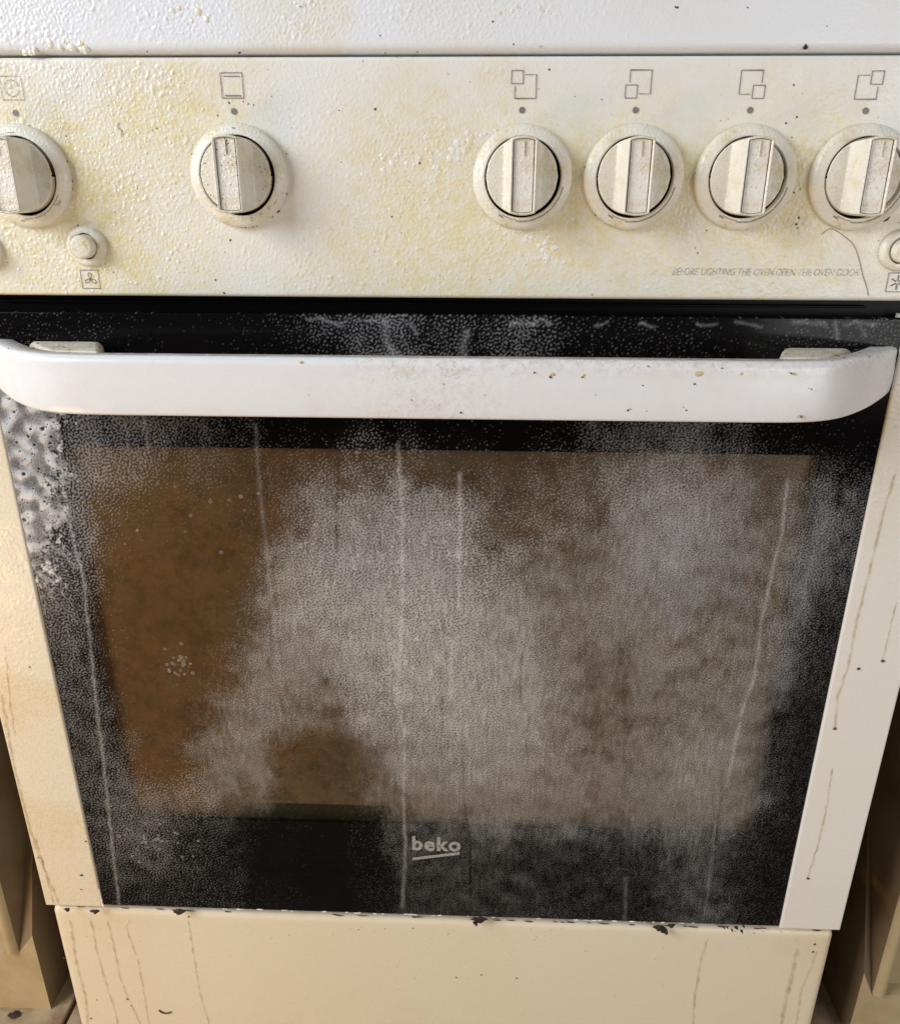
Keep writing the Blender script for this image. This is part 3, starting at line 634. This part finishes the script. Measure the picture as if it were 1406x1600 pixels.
OPQ = [(60,510,.5),(400,510,.5),(600,530,.62),(820,530,.6),(1000,520,.5),(1300,510,.5),(130,670,.55),(250,670,.55),(380,670,.45),(950,670,.5),(1100,670,.55),(1300,670,.45),
       (90,780,.8),(130,800,.7),(200,760,.55),(320,760,.5),(430,760,.7),(550,780,.95),(700,800,1),(850,780,.75),(1000,780,.9),(1080,820,1.05),(1180,800,.8),(1270,800,.7),(1340,800,.55),
       (100,900,.62),(140,960,.55),(120,1050,.5),(150,1150,.45),(440,900,.95),(550,950,1.05),(650,1000,1.15),(760,1000,1.05),(880,900,.85),(960,1000,.8),(1100,950,.85),(1200,950,.75),(1270,950,.62),(1310,950,.45),
       (400,1050,.85),(350,1130,.78),(300,1080,.8),(470,1080,.8),(600,1080,1.05),(720,1100,1.08),(840,1100,1),(950,1100,.7),(1080,1100,.8),(1180,1100,.75),(1250,1100,.5),
       (180,1230,.45),(280,1200,.62),(380,1200,.66),(520,1200,.5),(640,1180,.85),(760,1190,.9),(880,1190,.8),(1000,1200,.75),(1100,1200,.88),(1180,1230,.6),(1230,1200,.4),
       (200,1300,.42),(300,1300,.35),(400,1320,.3),(640,1290,.6),(760,1270,.7),(900,1270,.65),(1050,1270,.7),(1130,1270,.7),(700,1350,.36),(860,1350,.32),(1000,1350,.4),(1090,1370,.5),(1180,1350,.35),(200,1400,.3),(500,1400,.25),(700,1410,.3),(1000,1410,.32)]
def film_bright(X, Z):
    b = .16*np.maximum(lines(X, Z, ST), 0); r_ = np.random.default_rng(5)
    for cx_, cy_, sx_, sy_, n_ in [(670,1010,110,60,60),(640,1090,60,60,70),(622,900,14,120,60),(622,1050,16,60,50),(540,860,120,80,40),(720,870,50,80,30),(830,1120,80,60,25),(560,760,60,40,15),(240,1310,50,22,40),(280,1040,16,20,30),(300,800,120,60,10)]:
        for k in range(n_):
            q = P(r_.normal(cx_, sx_*.7), r_.normal(cy_, sy_*.7)); R_ = r_.uniform(.0004, .0009)
            s_ = np.nonzero((abs(X-q[0]) < .003) & (abs(Z-q[2]) < .003))[0]; d = np.hypot(X[s_]-q[0], Z[s_]-q[2])
            b[s_] = np.maximum(b[s_], r_.uniform(.25, .7)*np.exp(-((d-R_)/.00032)**2)); b[s_] = np.where(d < R_*.45, -1.0, b[s_])
    return b
def film_alpha(X, Z):
    op = np.clip(field(X, Z, OPQ, .014, 0, .005, 6), 0, 1.2)
    v = field(X, Z, F, (.0085, .0140), 0, .0040, 3); s = lines(X, Z, ST); co = np.clip(field(X, Z, CO, .02), 0, 1)
    v = v+(.05*band(X, Z, .022, 101)+.022*band(X, Z, .009, 102)+.03*band(X*2.2, Z*.7, .012, 103))*sstep(v, .05, .5); v = np.clip(v, 0, 1)
    v = v*(1+np.minimum(s, 0)*.35); 
    gf = band(X, Z, .0014, 71, 1.0, .5); gc = band(X, Z, .0021, 72, 1.0, .5); g = np.where(True, gf*(1-co)+gc*co, 0)/np.sqrt((1-co)**2+co**2)
    thr = np.interp(v, [0, .08, .3, .6, 1], [3.2, 2.0, .75, -.25, -.95]); m = sstep(g, thr-.32, thr+.32)
    lum = np.interp(v, [0, .3, .6, 1], [.28, .36, .52, .60])*(.86+.10*np.clip(gc, -1.5, 1.5)+.16*np.clip(g-thr-.4, -.4, 1.6))*(1+.10*band(X*2.5, Z*.45, .010, 141))
    lum = lum*(op-.16*np.clip(op-.7, 0, 1))*.86
    haze = op*.5*sstep(op, .35, 1.0)*np.interp(v, [0, .1, .3, .5, 1], [0, .004, .02, .06, .17])*(1+.2*band(X, Z, .03, 19))
    a = m*lum; a = a+(1-a)*haze
    sp = np.maximum(s, 0)*(.45+.55*sstep(gc, -.9, .5)); a = a+(1-a)*sp*(.16+.20*op)*(.8+.25*band(X, Z, .010, 131))
    b = film_bright(X, Z); a = a+(1-a)*.5*np.maximum(b, 0); a = np.where(b < -.5, a*.35, a)
    return np.clip(a, 0, .92)
CO = [(90,780,1),(100,900,.9),(130,1000,.8),(140,1100,.6),(700,510,1),(600,530,1),(900,520,.9),(400,510,.8),(1200,510,.9),(200,1300,.8),(200,670,.7),(350,670,.5),(600,900,.45),(700,850,.5),(640,1050,.4),(900,1000,.05),(1100,900,.1),(1300,900,.3),(1250,1200,.1),(400,1100,.15),(500,1250,.1),(1000,1300,.05),(300,900,.1),(700,1350,.05),(1050,670,.4)]
CL = [(90,780,1),(110,1000,.8),(150,1200,.3),(250,670,1),(600,530,1),(900,520,.8),(1200,510,.6),(1300,800,1),(1320,900,.9),(1260,1100,.7),(1250,1200,.6),(1040,830,1),(600,800,.7),(700,850,.6),(700,1000,.3),(400,1000,.05),(300,1150,0),(800,1200,.1),(1000,1100,.1),(1100,1250,.3),(700,1350,.1),(1080,1380,.35),(250,800,.1),(900,900,.3),(1030,670,.6)]
glass = todoor(slab('glass_panel', -.2534, .2534, ZB+.001, ZB+.4432, 0, .004, M['glass'], None, .0005, .0005, .0008, attrs={
    'film_alpha': film_alpha, 'bright': lambda X, Z: np.maximum(film_bright(X, Z), 0), 'cool': lambda X, Z: field(X, Z, CL, .02)}))
OL = [(200,900,0),(300,800,.05),(400,750,.2),(300,1100,.05),(500,1200,.6),(480,900,.5),(700,800,.8),(900,800,.75),(940,1050,.4),(930,1170,.1),(1000,1000,.9),(1150,900,1),(1220,760,.9),(1150,1150,.9),(1080,1200,.8),(700,1100,.7),(220,740,.2)]
todoor(slab('inner_glass', -.227, .227, ZB+.084, ZB+.372, .0055, .0085, M['baked'], None, .004, .0007, .001, attrs={'olive': lambda X, Z: field(X, Z, OL, .03, .013), 'low_band': lambda X, Z: sstep(Z, ZB+.0992, ZB+.0982)*sstep(X, -.150, -.105)*sstep(X, -.02, -.055)+.35*sstep(Z, ZB+.100, ZB+.088)}))
bb = MB(); bb.box(-.250, .250, .0090, .028, ZB+.003, ZB+.440); todoor(bb.build('inner_frame', M['gapdark']))
for za, zb in ((.436, .4425), (.0015, .006)):
    bb = MB(); bb.box(-.2530, .2530,   .0042, .0088, ZB+za, ZB+zb); todoor(bb.build('glass_channel', M['black']))

lY = [(10,760,.5),(20,860,.5),(40,1000,.6),(60,1150,.7),(15,1100,1.0),(60,1300,.95),(100,1200,.65),(110,1350,.75),(90,1400,.85),(145,1400,.8),(5,700,.6)]
lW = [(5,700,1),(20,860,.9),(40,1000,.55),(80,1150,.45),(90,1250,.35),(110,1350,.15),(120,1400,.1)]
rY = [(1400,700,.3),(1370,800,.25),(1340,900,.1),(1390,900,.1),(1330,1050,.08),(1370,1100,.05),(1290,1250,.06),(1330,1300,.04),(1240,1430,.12),(1300,1430,.08)]
rW = [(1400,700,.6),(1370,850,.4),(1330,1000,.3),(1370,1050,.2),(1290,1250,.10),(1260,1400,.06)]
ls = todoor(slab('side_strip', -.2976, -.2536, ZB, ZB+.4445, -.0012, .028, M['door_white'], None, .0008, .0008, .0012, attrs={'yellow': lambda X, Z: field(X, Z, lY, .012)}, dispf=lambda X, Z: beads(X, Z, field(X, Z, lW, .014)+.05, .6)))
rs = todoor(slab('side_strip', .2536, .2976, ZB, ZB+.4445, -.0012, .028, M['door_white'], None, .0008, .0008, .0012, attrs={'yellow': lambda X, Z: field(X, Z, rY, .012)}, dispf=lambda X, Z: beads(X, Z, field(X, Z, rW, .014)+.05, .6)))
ls['label'] = 'left white strip of the door, yellowed, its lower inner corner chipped'; rs['label'] = 'right white strip of the door, with thin vertical drips'
# chipped edge on the left strip: ragged white flake left along the glass
mb = MB(); q0 = P(153, 1390, -.0013); q1 = P(157, 1418, -.0013); pts = []
for i in range(14):
    t = i/13; pts.append((-.2537+.0012*max(0, mnoise.noise(Vector((t*9, 4, 0))))+(.0010 if t > .8 else .0004)*t, q0[2]+(ZB+.0004-q0[2])*t))
vs = [(a, -.0011, b) for a, b in pts]+[(-.2542, -.0011, b) for a, b in pts]; mb.add(vs, [(i, i+1, 15+i, 14+i) for i in range(13)]); 
todoor(mb.build('paint_flake', M['door_white']))
def drips(par, Y, L, conv):
    for pts, wd, h, e in L:
        mb = MB(); mb.w = []; run(mb, pts, wd, h, Y, e); o = mb.build('drip_run', M['run'], smooth=True); conv(o, par)
        a = o.data.attributes.new('edge', 'FLOAT', 'POINT'); a.data.foreach_set('value', np.array((mb.w+[1.0]*len(mb.v))[:len(mb.v)], np.float32))
def ch2(o, par): o.parent = par; o.location = (0, 0, 0) ; return o
drips(ls, -.0012, [([(2,1085),(20,1190),(45,1290),(62,1340),(92,1412)], .0016, .0004, False), ([(55,1310),(66,1345),(84,1412)], .0011, .0003, False), ([(8,1010),(16,1100),(24,1150)], .0009, .0003, False)], ch2)
drips(rs, -.0012, [([(1398,740),(1380,800),(1355,905),(1338,970),(1325,1040),(1308,1090),(1304,1136)], .0012, .0004, True), ([(1400,940),(1390,985),(1378,1031)], .0008, .0003, True), ([(1300,1200),(1290,1270),(1275,1330),(1262,1371)], .0010, .0002, True)], ch2)
mb = MB()
for a, b, r in [(1341,1045,3),(1379,1033,3),(1304,1139,3),(1262,1373,3)]:
    q = P(a, b, -.0012); blob(mb, q[0], q[2], -.0014, r/2300, r/2300*.8, .0006, 9, .2)
ch2(tag(mb.build('grime_specks', M['speck']), kind='stuff'), rs)
mb = MB()
for a, b, r in [(46,1042,1.6),(127,1368,3),(127,1390,1.5),(134,1315,1.8),(60,1340,1.5)]:
    q = P(a, b, -.0012); blob(mb, q[0], q[2], -.0014, r/2100, r/2100*.8, .0003, 9, .3)
ch2(tag(mb.build('grime_specks', M['speck']), kind='stuff'), ls)

# handle: bar that bows out from the glass, with a mounting block at each end
def handle():
    z0, z1 = ZB+.3968, ZB+.4278; hx = .2545; yo = -.0455; R = .046; th = .0130
    ctl = [(.2535, .0012), (.2455, -.0086), (.2335, -.0213), (.2228, -.0305), (.2110, -.0383), (.1990, -.0428), (.1850, -.0448), (.168, -.0454), (.150, -.0455), (.12, -.0455)]
    L = []
    for i in range(len(ctl)-1):
        p0, p1, p2, p3 = [np.array(ctl[max(0, min(len(ctl)-1, i+k))]) for k in (-1, 0, 1, 2)]
        for j in range(6):
            t = j/6; L.append(tuple(.5*((2*p1)+(-p0+p2)*t+(2*p0-5*p1+4*p2-p3)*t*t+(-p0+3*p1-3*p2+p3)*t**3)))
    L += [(.12-.24*k/60, yo) for k in range(61)]
    L += [(-a, b) for a, b in L[:54][::-1]]
    n = len(L); vs = []; gv = []
    sec = []                                    # cross-section: (inward offset, z), rounded top arris
    r = .0038
    sec = [(th-.0012, z1-.0004)]+[(r*(1-math.sin(math.radians(a))), z1-r*(1-math.cos(math.radians(a)))) for a in np.linspace(0, 90, 8)]
    zm = np.linspace(z1-r, z0+.0015, 9)[1:-1]
    sec += [(0.0-.0004*math.sin(math.pi*i/8), z) for i, z in enumerate(zm)]
    sec += [(.0015*(1-math.cos(math.radians(a))), z0+.0015*(1-math.sin(math.radians(a)))) for a in np.linspace(0, 90, 4)]
    sec += [(th-.001, z0), (th, z0+.001), (th, z1-.0016)]
    m = len(sec)
    for i, (x, y) in enumerate(L):
        a = np.array(L[max(0, i-1)]); b = np.array(L[min(n-1, i+1)]); t = b-a; t /= np.linalg.norm(t); nn = np.array((t[1], -t[0]))   # candidate inward normal
        c_ = np.array((0, .0))-np.array((x*.2, y-0.03)); 
        if nn@np.array((-x*.3, .03-y)) < 0: nn = -nn
        w_ = np.clip((y+.0455)/.0455, 0, 1)
        for o_, z in sec:
            q = np.array((x, y))+nn*o_; yy = min(q[1], .0012); vs.append((q[0], yy, z+w_*(.0050*(z1-z)/(z1-z0)+.0007)))
    fs = []
    for i in range(n-1):
        for j in range(m): k = (j+1) % m; fs.append((i*m+j, i*m+k, (i+1)*m+k, (i+1)*m+j))
    fs.append(tuple(range(m))); fs.append(tuple((n-1)*m+j for j in range(m))[::-1])
    me = bpy.data.meshes.new('handle_bar'); me.from_pydata(vs, [], fs); me.update()
    V = np.array(vs); g = np.clip((V[:, 2]-(z1-.010))/.010, 0, 1)*np.clip((V[:, 0]+.05)/.06, 0, 1)+.65*np.exp(-((V[:, 0]+.0)/.04)**2)+.06
    a = me.attributes.new('greasy', 'FLOAT', 'POINT'); a.data.foreach_set('value', np.clip(g, 0, 1).astype(np.float32))
    return me
h = empty('door_handle', (0, 0, 0), door); h.location = (0, 0, -ZB)
hb = link('handle_bar', handle(), M['handle'], h, True)
import bmesh
bm = bmesh.new(); bm.from_mesh(hb.data); bmesh.ops.recalc_face_normals(bm, faces=bm.faces); bm.to_mesh(hb.data); bm.free()
for s in (-1, 1):
    mb = MB(); x0, x1 = (.1765, .2340) if s > 0 else (-.2340, -.1715)
    xi = x0 if s > 0 else x1; pl = [(xi, -.0335), (s*.200, -.0335), (s*.2135, -.0200), (s*.2290, -.0004), (xi+s*.014, -.0004)]; m5 = len(pl)
    mb.add([(a, b, ZB+.4010) for a, b in pl]+[(a, b, ZB+.4278) for a, b in pl], [tuple(range(m5))[::s], tuple(range(m5, 2*m5))[::-s]]+[(k, (k+1) % m5, m5+(k+1) % m5, m5+k)[::-s] for k in range(m5)])
    o = mb.build('mounting_block', M['knob'], h, bevel=.0040, seg=4)
# soft dried drops on the bar
mb = MB()
for a, b, r in [(863,585,4.5),(1092,584,6),(912,586,3),(1240,584,2.6),(1158,584,3),(1252,651,3.6),(720,642,3.5),(470,566,2.4)]:
    q = P(a, b, -.0455); blob(mb, q[0], q[2], -.0455, r/2900*1.3, r/2900*.8, .0003, 12, .3)
tag(mb.build('dried_drops', M['crust'], h, smooth=True), kind='stuff')
mb = MB()
for a, b, r in [(860,589,2.2),(910,589,1.8),(1085,600,2),(1004,602,1.4),(981,641,2.2),(985,639,1.5),(1072,641,1.8),(1068,636,1.2),(1252,651,2),(1268,608,1.6),(930,617-440+440,1),(720,645,2),(643,625,1.5),(482,617,.9),(693,600,1),(1013,572,1.4),(1128,575,1.4),(1236,583,1.6),(835,582,1.6),(1010,642,1),(757,617,1)]:
    q = P(a, b, -.0459); blob(mb, q[0], q[2], -.0459, r/2900, r/2900*.8, .0003, 8, .35)
tag(mb.build('grime_specks', M['speck'], h), kind='stuff')
mb = MB()
for k in range(70):
    s = random.choice((-1, 1)); x = s*random.uniform(.184, .236); y = random.uniform(-.030, -.004); r = random.choice((.0003, .0004, .0007))
    vs = [(x+r*1.6*math.cos(t)*random.uniform(.7, 1.2), y+r*math.sin(t)*random.uniform(.6, 1.2), ZB+.4277) for t in np.linspace(0, 6.283, 8)[:-1]]
    mb.add(vs+[(x, y, ZB+.4281)], [(i, (i+1) % 7, 7) for i in range(7)])
tag(mb.build('block_grime', M['speck'], h), kind='stuff')

# maker's lettering on the glass
lq0 = P(644, 1329, 0); lq1 = P(720, 1309, 0)
todoor(text('maker_lettering', 'beko', lq0[0], lq1[0], lq0[2], lq1[2], -.0002, M['logo'], 0, .033))
mb = MB(); a0 = P(644, 1342, 0); a1 = P(718, 1333, 0); zc = (a0[2]+a1[2])/2
mb.add([(a0[0], -.0002, a0[2]-.0014), (a1[0], -.0002, a1[2]-.0016), (a1[0], -.0002, a1[2]+.0010), (a0[0], -.0002, a0[2]+.0010)], [(0, 1, 2, 3)])
todoor(mb.build('maker_underline', M['logo']))

# ------------------------------------------------------------------ drawer
dY = [(100,1450,.35),(90,1550,.25),(150,1430,.5),(180,1500,.25),(300,1500,.15),(500,1500,.2),(520,1580,.25),(700,1500,.15),(900,1500,.05),(1000,1580,.12),(1200,1500,.08),(1280,1480,.5),(1230,1560,.15)]
dW = [(100,1450,.15),(600,1500,.08),(1200,1500,.1)]
drawer = up(slab('drawer_front', -.2972, .2972, -.02, ZB-.0065, .003, .03, M['drawer'], cooker, .004, .004, .0055, .006, attrs={
    'yellow': lambda X, Z: field(X, Z, dY, .018)}))
DP = .0029
def ch3(o, par): o.parent = par; o.location = -(Vector((0, .3, 0))+Vector(par.location)); return o
drips(drawer, DP, [([(110,1438),(118,1500),(133,1555),(141,1640)], .0016, .0003, False), ([(142,1438),(152,1490),(168,1545),(180,1580),(192,1640)], .0012, .0004, False),
    ([(168,1438),(178,1480),(188,1530),(205,1570),(228,1620)], .0011, .0004, False), ([(203,1438),(197,1450),(215,1500),(225,1550),(238,1640)], .0009, .0004, False),
    ([(294,1438),(302,1490),(312,1550),(332,1620)], .0009, .0003, False), ([(1246,1482),(1236,1530),(1226,1570),(1214,1640)], .0022, .0003, False),
    ([(1276,1485),(1268,1510),(1252,1545),(1238,1640)], .0011, .0004, False), ([(1106,1466),(1095,1500),(1085,1560),(1080,1640)], .0012, .0002, False)], ch3)
mb = MB()
for a, b, r in [(199,1562,2.6),(205,1572,1.8),(142,1592,2.4),(100,1498,1.6),(151,1563,1.3),(713,1528,1.8),(752,1524,2),(807,1529,2),(645,1451,1.4),(700,1460,1),(560,1453,1),(1270,1488,3),(1273,1476,2.5),(295,1433,2)]:
    q = P(a, b, DP); blob(mb, q[0], q[2], DP, r/2200, r/2200*.8, .0004, 8, .4)
for k in range(60):
    q = P(random.uniform(110, 1280), random.choice([random.uniform(1450, 1600), random.uniform(1448, 1470)]), DP); r = random.uniform(.0001, .0003); blob(mb, q[0], q[2], DP, r*1.5, r, .0002, 6, .4)
ch3(tag(mb.build('grime_specks', M['speck']), kind='stuff'), drawer)

mb = MB(); r0 = random.Random(3)
x = -.293
while x < .293:
    L = r0.uniform(.0015, .008); 
    if r0.random() < .5: blob(mb, x, ZB-.0068+r0.uniform(-.0006, .0006), .0045, L*.5, r0.uniform(.0002, .0005), .0005, 12, .5)
    x += L*r0.uniform(.8, 3.2)
ch3(tag(mb.build('seam_grime', M['speck']), kind='stuff'), drawer)
mb = MB()
for k in range(46):
    x = r0.uniform(-.18, .20); blob(mb, x, ZB+.0012+r0.uniform(-.0004, .0005), -.0002, r0.uniform(.0005, .0028), r0.uniform(.0002, .0005), .0003, 9, .4)
todoor(tag(mb.build('edge_flakes', M['door_white']), kind='stuff'))

# ------------------------------------------------------------------ loose bits lying on the cooker
def crumb(label, spots, Y=.004, mat='crumb', name='burnt_crumb', cat='crumb', group='burnt crumbs along the drawer top'):
    q = P(spots[0][0], spots[0][1], Y); mb = MB()
    for a, b, r, asp, rot in spots:
        c_ = P(a, b, Y); blob(mb, c_[0]-q[0], c_[2]-q[2], 0, r/2600*asp, r/2600, .0014, 17, .38, rot)
        blob(mb, c_[0]-q[0]+r/4400, c_[2]-q[2]-r/4400, -.0002, r/4000*asp, r/3600, .0018, 9, .45, rot+.4)
    o = mb.build(name, M[mat], smooth=False); o.location = q; tag(o, label, cat, group); return o
crumb('dark burnt crumb on the drawer edge right of the lettering', [(748, 1437, 6, 2.4, 0), (742, 1442, 5, 1, 0)], -.001)
crumb('large black crumb on the drawer edge, right of centre', [(1030, 1450, 6, 2, 0), (1038, 1455, 6, 1, .4), (1048, 1446, 3, 3, .2)], -.001)
crumb('cluster of tiny black crumbs near the right end of the drawer edge', [(1150, 1449, 3, 1.2, 0), (1158, 1455, 2.6, 1, 0), (1143, 1453, 2, 1, 0), (1161, 1447, 2, 1, 0), (1136, 1449, 1.5, 1, 0), (1131, 1450, 1.2, 1, 0)], -.001)
crumb('flat dark crumb on the drawer edge, left of centre', [(280, 1424, 5, 3, .05)], -.001)
crumb('brown crumb under the chipped corner of the door', [(148, 1424, 3.5, 2.6, 0), (105, 1421, 3, 2, 0)], -.0015)
# curled fibre on the drawer front
def tube(name, pts, r, mat, n=6):
    vs = []; fs = []; pts = [np.array(p_) for p_ in pts]
    for i, p_ in enumerate(pts):
        t = pts[min(i+1, len(pts)-1)]-pts[max(i-1, 0)]; t /= np.linalg.norm(t); a = np.cross(t, (0, 1, 0)); a /= np.linalg.norm(a); b = np.cross(t, a)
        rr_ = r*(.45 if i in (0, len(pts)-1) else 1)
        for k in range(n): an = 2*math.pi*k/n; vs.append(p_+a*rr_*math.cos(an)+b*rr_*math.sin(an))
    for i in range(len(pts)-1):
        for k in range(n): fs.append((i*n+k, i*n+(k+1) % n, (i+1)*n+(k+1) % n, (i+1)*n+k))
    o0 = pts[0]; mb = MB(); mb.add([v-o0 for v in vs], fs); o = mb.build(name, mat, smooth=True); o.location = o0; return o
def smoothpts(pts, Y, k=6):
    q = [P(a, b, Y) for a, b in pts]; out = []
    for i in range(len(q)-1):
        p0 = q[max(0, i-1)]; p1 = q[i]; p2 = q[i+1]; p3 = q[min(len(q)-1, i+2)]
        for j in range(k):
            t = j/k; out.append(.5*((2*p1)+(-p0+p2)*t+(2*p0-5*p1+4*p2-p3)*t*t+(-p0+3*p1-3*p2+p3)*t**3))
    out.append(q[-1]); return out
o = tube('fibre', smoothpts([(248, 1579), (254, 1583), (261, 1584), (268, 1582)], DP-.0004), .00055, M['crumb']); tag(o, 'short curled dark fibre stuck low on the drawer front', 'fibre')
o = tube('hair', smoothpts([(1283,366),(1292,359),(1302,358),(1322,371),(1335,385),(1342,405),(1348,430),(1353,445),(1357,462)], -.0023), .00017, M['hair']); tag(o, 'fine dark hair curling from under the far right knob down the panel', 'hair')
o = tube('hair', smoothpts([(185,190),(184,198),(190,205),(190,213)], -.0024), .00014, M['hair']); tag(o, 'tiny curl of hair stuck between the timer knob and the oven knob', 'hair')

# ------------------------------------------------------------------ cleaner foam clinging to the glass corner
def foam():
    res = .0004; x0, x1, z0, z1 = -.2534, -.195, ZB+.235, ZB+.412
    xs = np.arange(x0, x1, res); zs = np.arange(z0, z1, res); X, Z = np.meshgrid(xs, zs)
    FO = [(10,600,.9),(40,640,1),(90,640,.4),(130,640,-.1),(30,700,1),(70,700,1),(100,700,.25),(130,700,-.6),(50,760,1),(85,760,.75),(110,770,-.2),(60,810,1),(90,820,.7),(115,830,-.4),(62,850,.8),(95,855,.55),(110,870,.1),(70,880,.4),(95,900,.35),(85,930,.2),(110,930,.1),(95,950,-.6),(140,900,-1),(150,800,-1),(110,1000,-1),(160,700,-1)]
    D = field(X.ravel(), Z.ravel(), FO, .008, 0, .004, 21).reshape(X.shape)
    
    edge = np.clip((D+.16*band(X, Z, .006, 111)+.10*band(X, Z, .0025, 112)-.15)/.7, 0, 1)
    lump = .5+.5*np.tanh(.9*band(X, Z, .013, 113)+.25*band(X, Z, .007, 114))
    H = .0003*edge+.0008*lump*sstep(D, .2, 1.0); thick = sstep(edge, .0, .55)*(.26+.70*lump**1.3)
    bub = band(X, Z, .0016, 115); thick = thick*(1-.6*sstep(bub, .6, 1.2)*(1-.8*edge*lump)); keep = edge > .01
    r_ = np.random.default_rng(8)
    for k in range(620):
        hx_, hz_ = r_.uniform(x0, x1), r_.uniform(z0, z1); R_ = r_.choice([.0003, .0004, .0006, .0009, .0013], p=[.3, .34, .22, .11, .03])
        d = np.hypot(X-hx_, Z-hz_); H += .00015*np.exp(-((d-R_*1.5)/(R_*.5))**2)*edge; H *= 1-.6*np.exp(-(d/R_)**2); thick = thick*(1-.93*sstep(d, R_*1.1, R_*.75)); thick = thick+(1-thick)*.35*edge*np.exp(-((d-R_*1.45)/(R_*.3))**2)
    H = H+.0001; ny, nx = X.shape
    V = np.stack([X, -H, Z], -1).reshape(-1, 3); idx = np.arange(ny*nx).reshape(ny, nx)
    ok = keep[:-1, :-1] & keep[:-1, 1:] & keep[1:, 1:] & keep[1:, :-1]
    F_ = np.stack([idx[:-1, :-1], idx[:-1, 1:], idx[1:, 1:], idx[1:, :-1]], -1)[ok]
    base = np.array((-.24, 0, ZB+.33)); me = bpy.data.meshes.new('cleaner_foam'); me.from_pydata((V-base).tolist(), [], F_.tolist()); me.update()
    a = me.attributes.new('thick', 'FLOAT', 'POINT'); a.data.foreach_set('value', np.clip(thick, 0, .97).ravel().astype(np.float32))
    o = link('cleaner_foam', me, M['foam'], None, True); o.location = base
    tag(o, 'grey white bubbly cleaner foam clinging to the glass under the left end of the handle', 'foam', kind='stuff')
foam()

# ------------------------------------------------------------------ cabinets either side
def cabinet(s, label, corner, inner, peak, x_in, yf):
    base = Vector((s*.60, .3, 0)); cab = tag(empty('kitchen_cabinet', base), label, 'cabinet')
    def fx(o): o.parent = cab; o.location = -base; return o
    X0 = corner; Xi = inner; zt = ZB+.42; W_ = .60; zi, zp = x_in, peak; ch = .060
    def tri(mb, vs, fs): mb.add([(s*a, b, c_) for a, b, c_ in vs], [f if s > 0 else f[::-1] for f in fs])
    # carcase side with stopped chamfer
    mb = MB(); tri(mb, [(X0, yf, 0), (X0, yf, zp), (X0, yf+ch, zp+.16), (X0, yf+ch, zt), (X0, .6, zt), (X0, .6, 0)], [(0, 1, 2, 3, 4, 5)])
    tri(mb, [(Xi, yf, zi), (X0, yf, zp), (X0, yf+ch, zp+.16), (X0, yf+ch, zt), (Xi, yf, zt)], [(0, 2, 1), (0, 4, 3, 2)])
    tri(mb, [(X0, .6, 0), (X0, .6, zt), (X0+W_, .6, zt), (X0+W_, .6, 0)], [(0, 1, 2, 3)]); tri(mb, [(X0, yf+ch, zt), (X0+W_, yf+ch, zt), (X0+W_, .6, zt), (X0, .6, zt)], [(0, 1, 2, 3)])
    fx(mb.build('side_panel', M['cab_shaded']))
    mb = MB(); tri(mb, [(X0, yf, .0), (X0+W_, yf, .0), (X0+W_, yf, zi), (Xi, yf, zi), (X0, yf, zp)], [(0, 1, 2, 3, 4)])
    tri(mb, [(Xi, yf, zi), (X0+W_, yf, zi), (X0+W_, yf+.016, zi+.002), (Xi, yf+.016, zi+.002)], [(0, 1, 2, 3)])
    fx(mb.build('bottom_rail', M['cab']))
    # moulding that runs up beside the stile, sloping in to the recessed panel
    mw = .013
    mb = MB(); pr = [(0, 0), (.001, -.0015), (.004, -.0035), (.008, -.003), (.0105, 0), (.012, .006), (mw, .010)]
    vs = []
    for a, b in pr: vs += [(Xi+a, yf+b, zi+.001), (Xi+a, yf+b, zt)]
    tri(mb, vs, [(2*i, 2*i+2, 2*i+3, 2*i+1) for i in range(len(pr)-1)]); fx(mb.build('door_moulding', M['cab'], smooth=True))
    mb = MB(); tri(mb, [(Xi+mw, yf+.0100, zi), (Xi+mw+.02, yf+.010, zi), (Xi+mw+.02, yf+.010, zt), (Xi+mw, yf+.010, zt),
                        (Xi+mw+.034, yf+.002, zi+.022), (Xi+mw+.034, yf+.002, zt), (X0+W_, yf+.002, zi+.022), (X0+W_, yf+.002, zt), (X0+W_, yf+.010, zi)],
                   [(0, 1, 2, 3), (1, 4, 5, 2), (4, 6, 7, 5), (1, 8, 6, 4)]); fx(mb.build('raised_panel', M['cab']))
    return cab
yf = .0215
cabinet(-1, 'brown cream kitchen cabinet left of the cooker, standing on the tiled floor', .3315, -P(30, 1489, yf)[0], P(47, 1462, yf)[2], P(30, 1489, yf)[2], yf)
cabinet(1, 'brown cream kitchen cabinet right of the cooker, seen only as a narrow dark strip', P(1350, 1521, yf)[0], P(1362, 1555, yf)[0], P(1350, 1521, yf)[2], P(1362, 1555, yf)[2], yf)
q = PF(24, 1586, .001); mb = MB()
vs = [(.006*math.cos(t)*random.uniform(.6, 1.3), .0032*math.sin(t)*random.uniform(.6, 1.3), 0) for t in np.linspace(0, 6.283, 19)[:-1]]; mb.add(vs+[(0, 0, .0009)], [(i, (i+1) % 18, 18) for i in range(18)])
o = mb.build('dirt_crumb', M['crumb']); o.location = q; tag(o, 'dark crumb on the floor tile at the foot of the left cabinet', 'crumb')
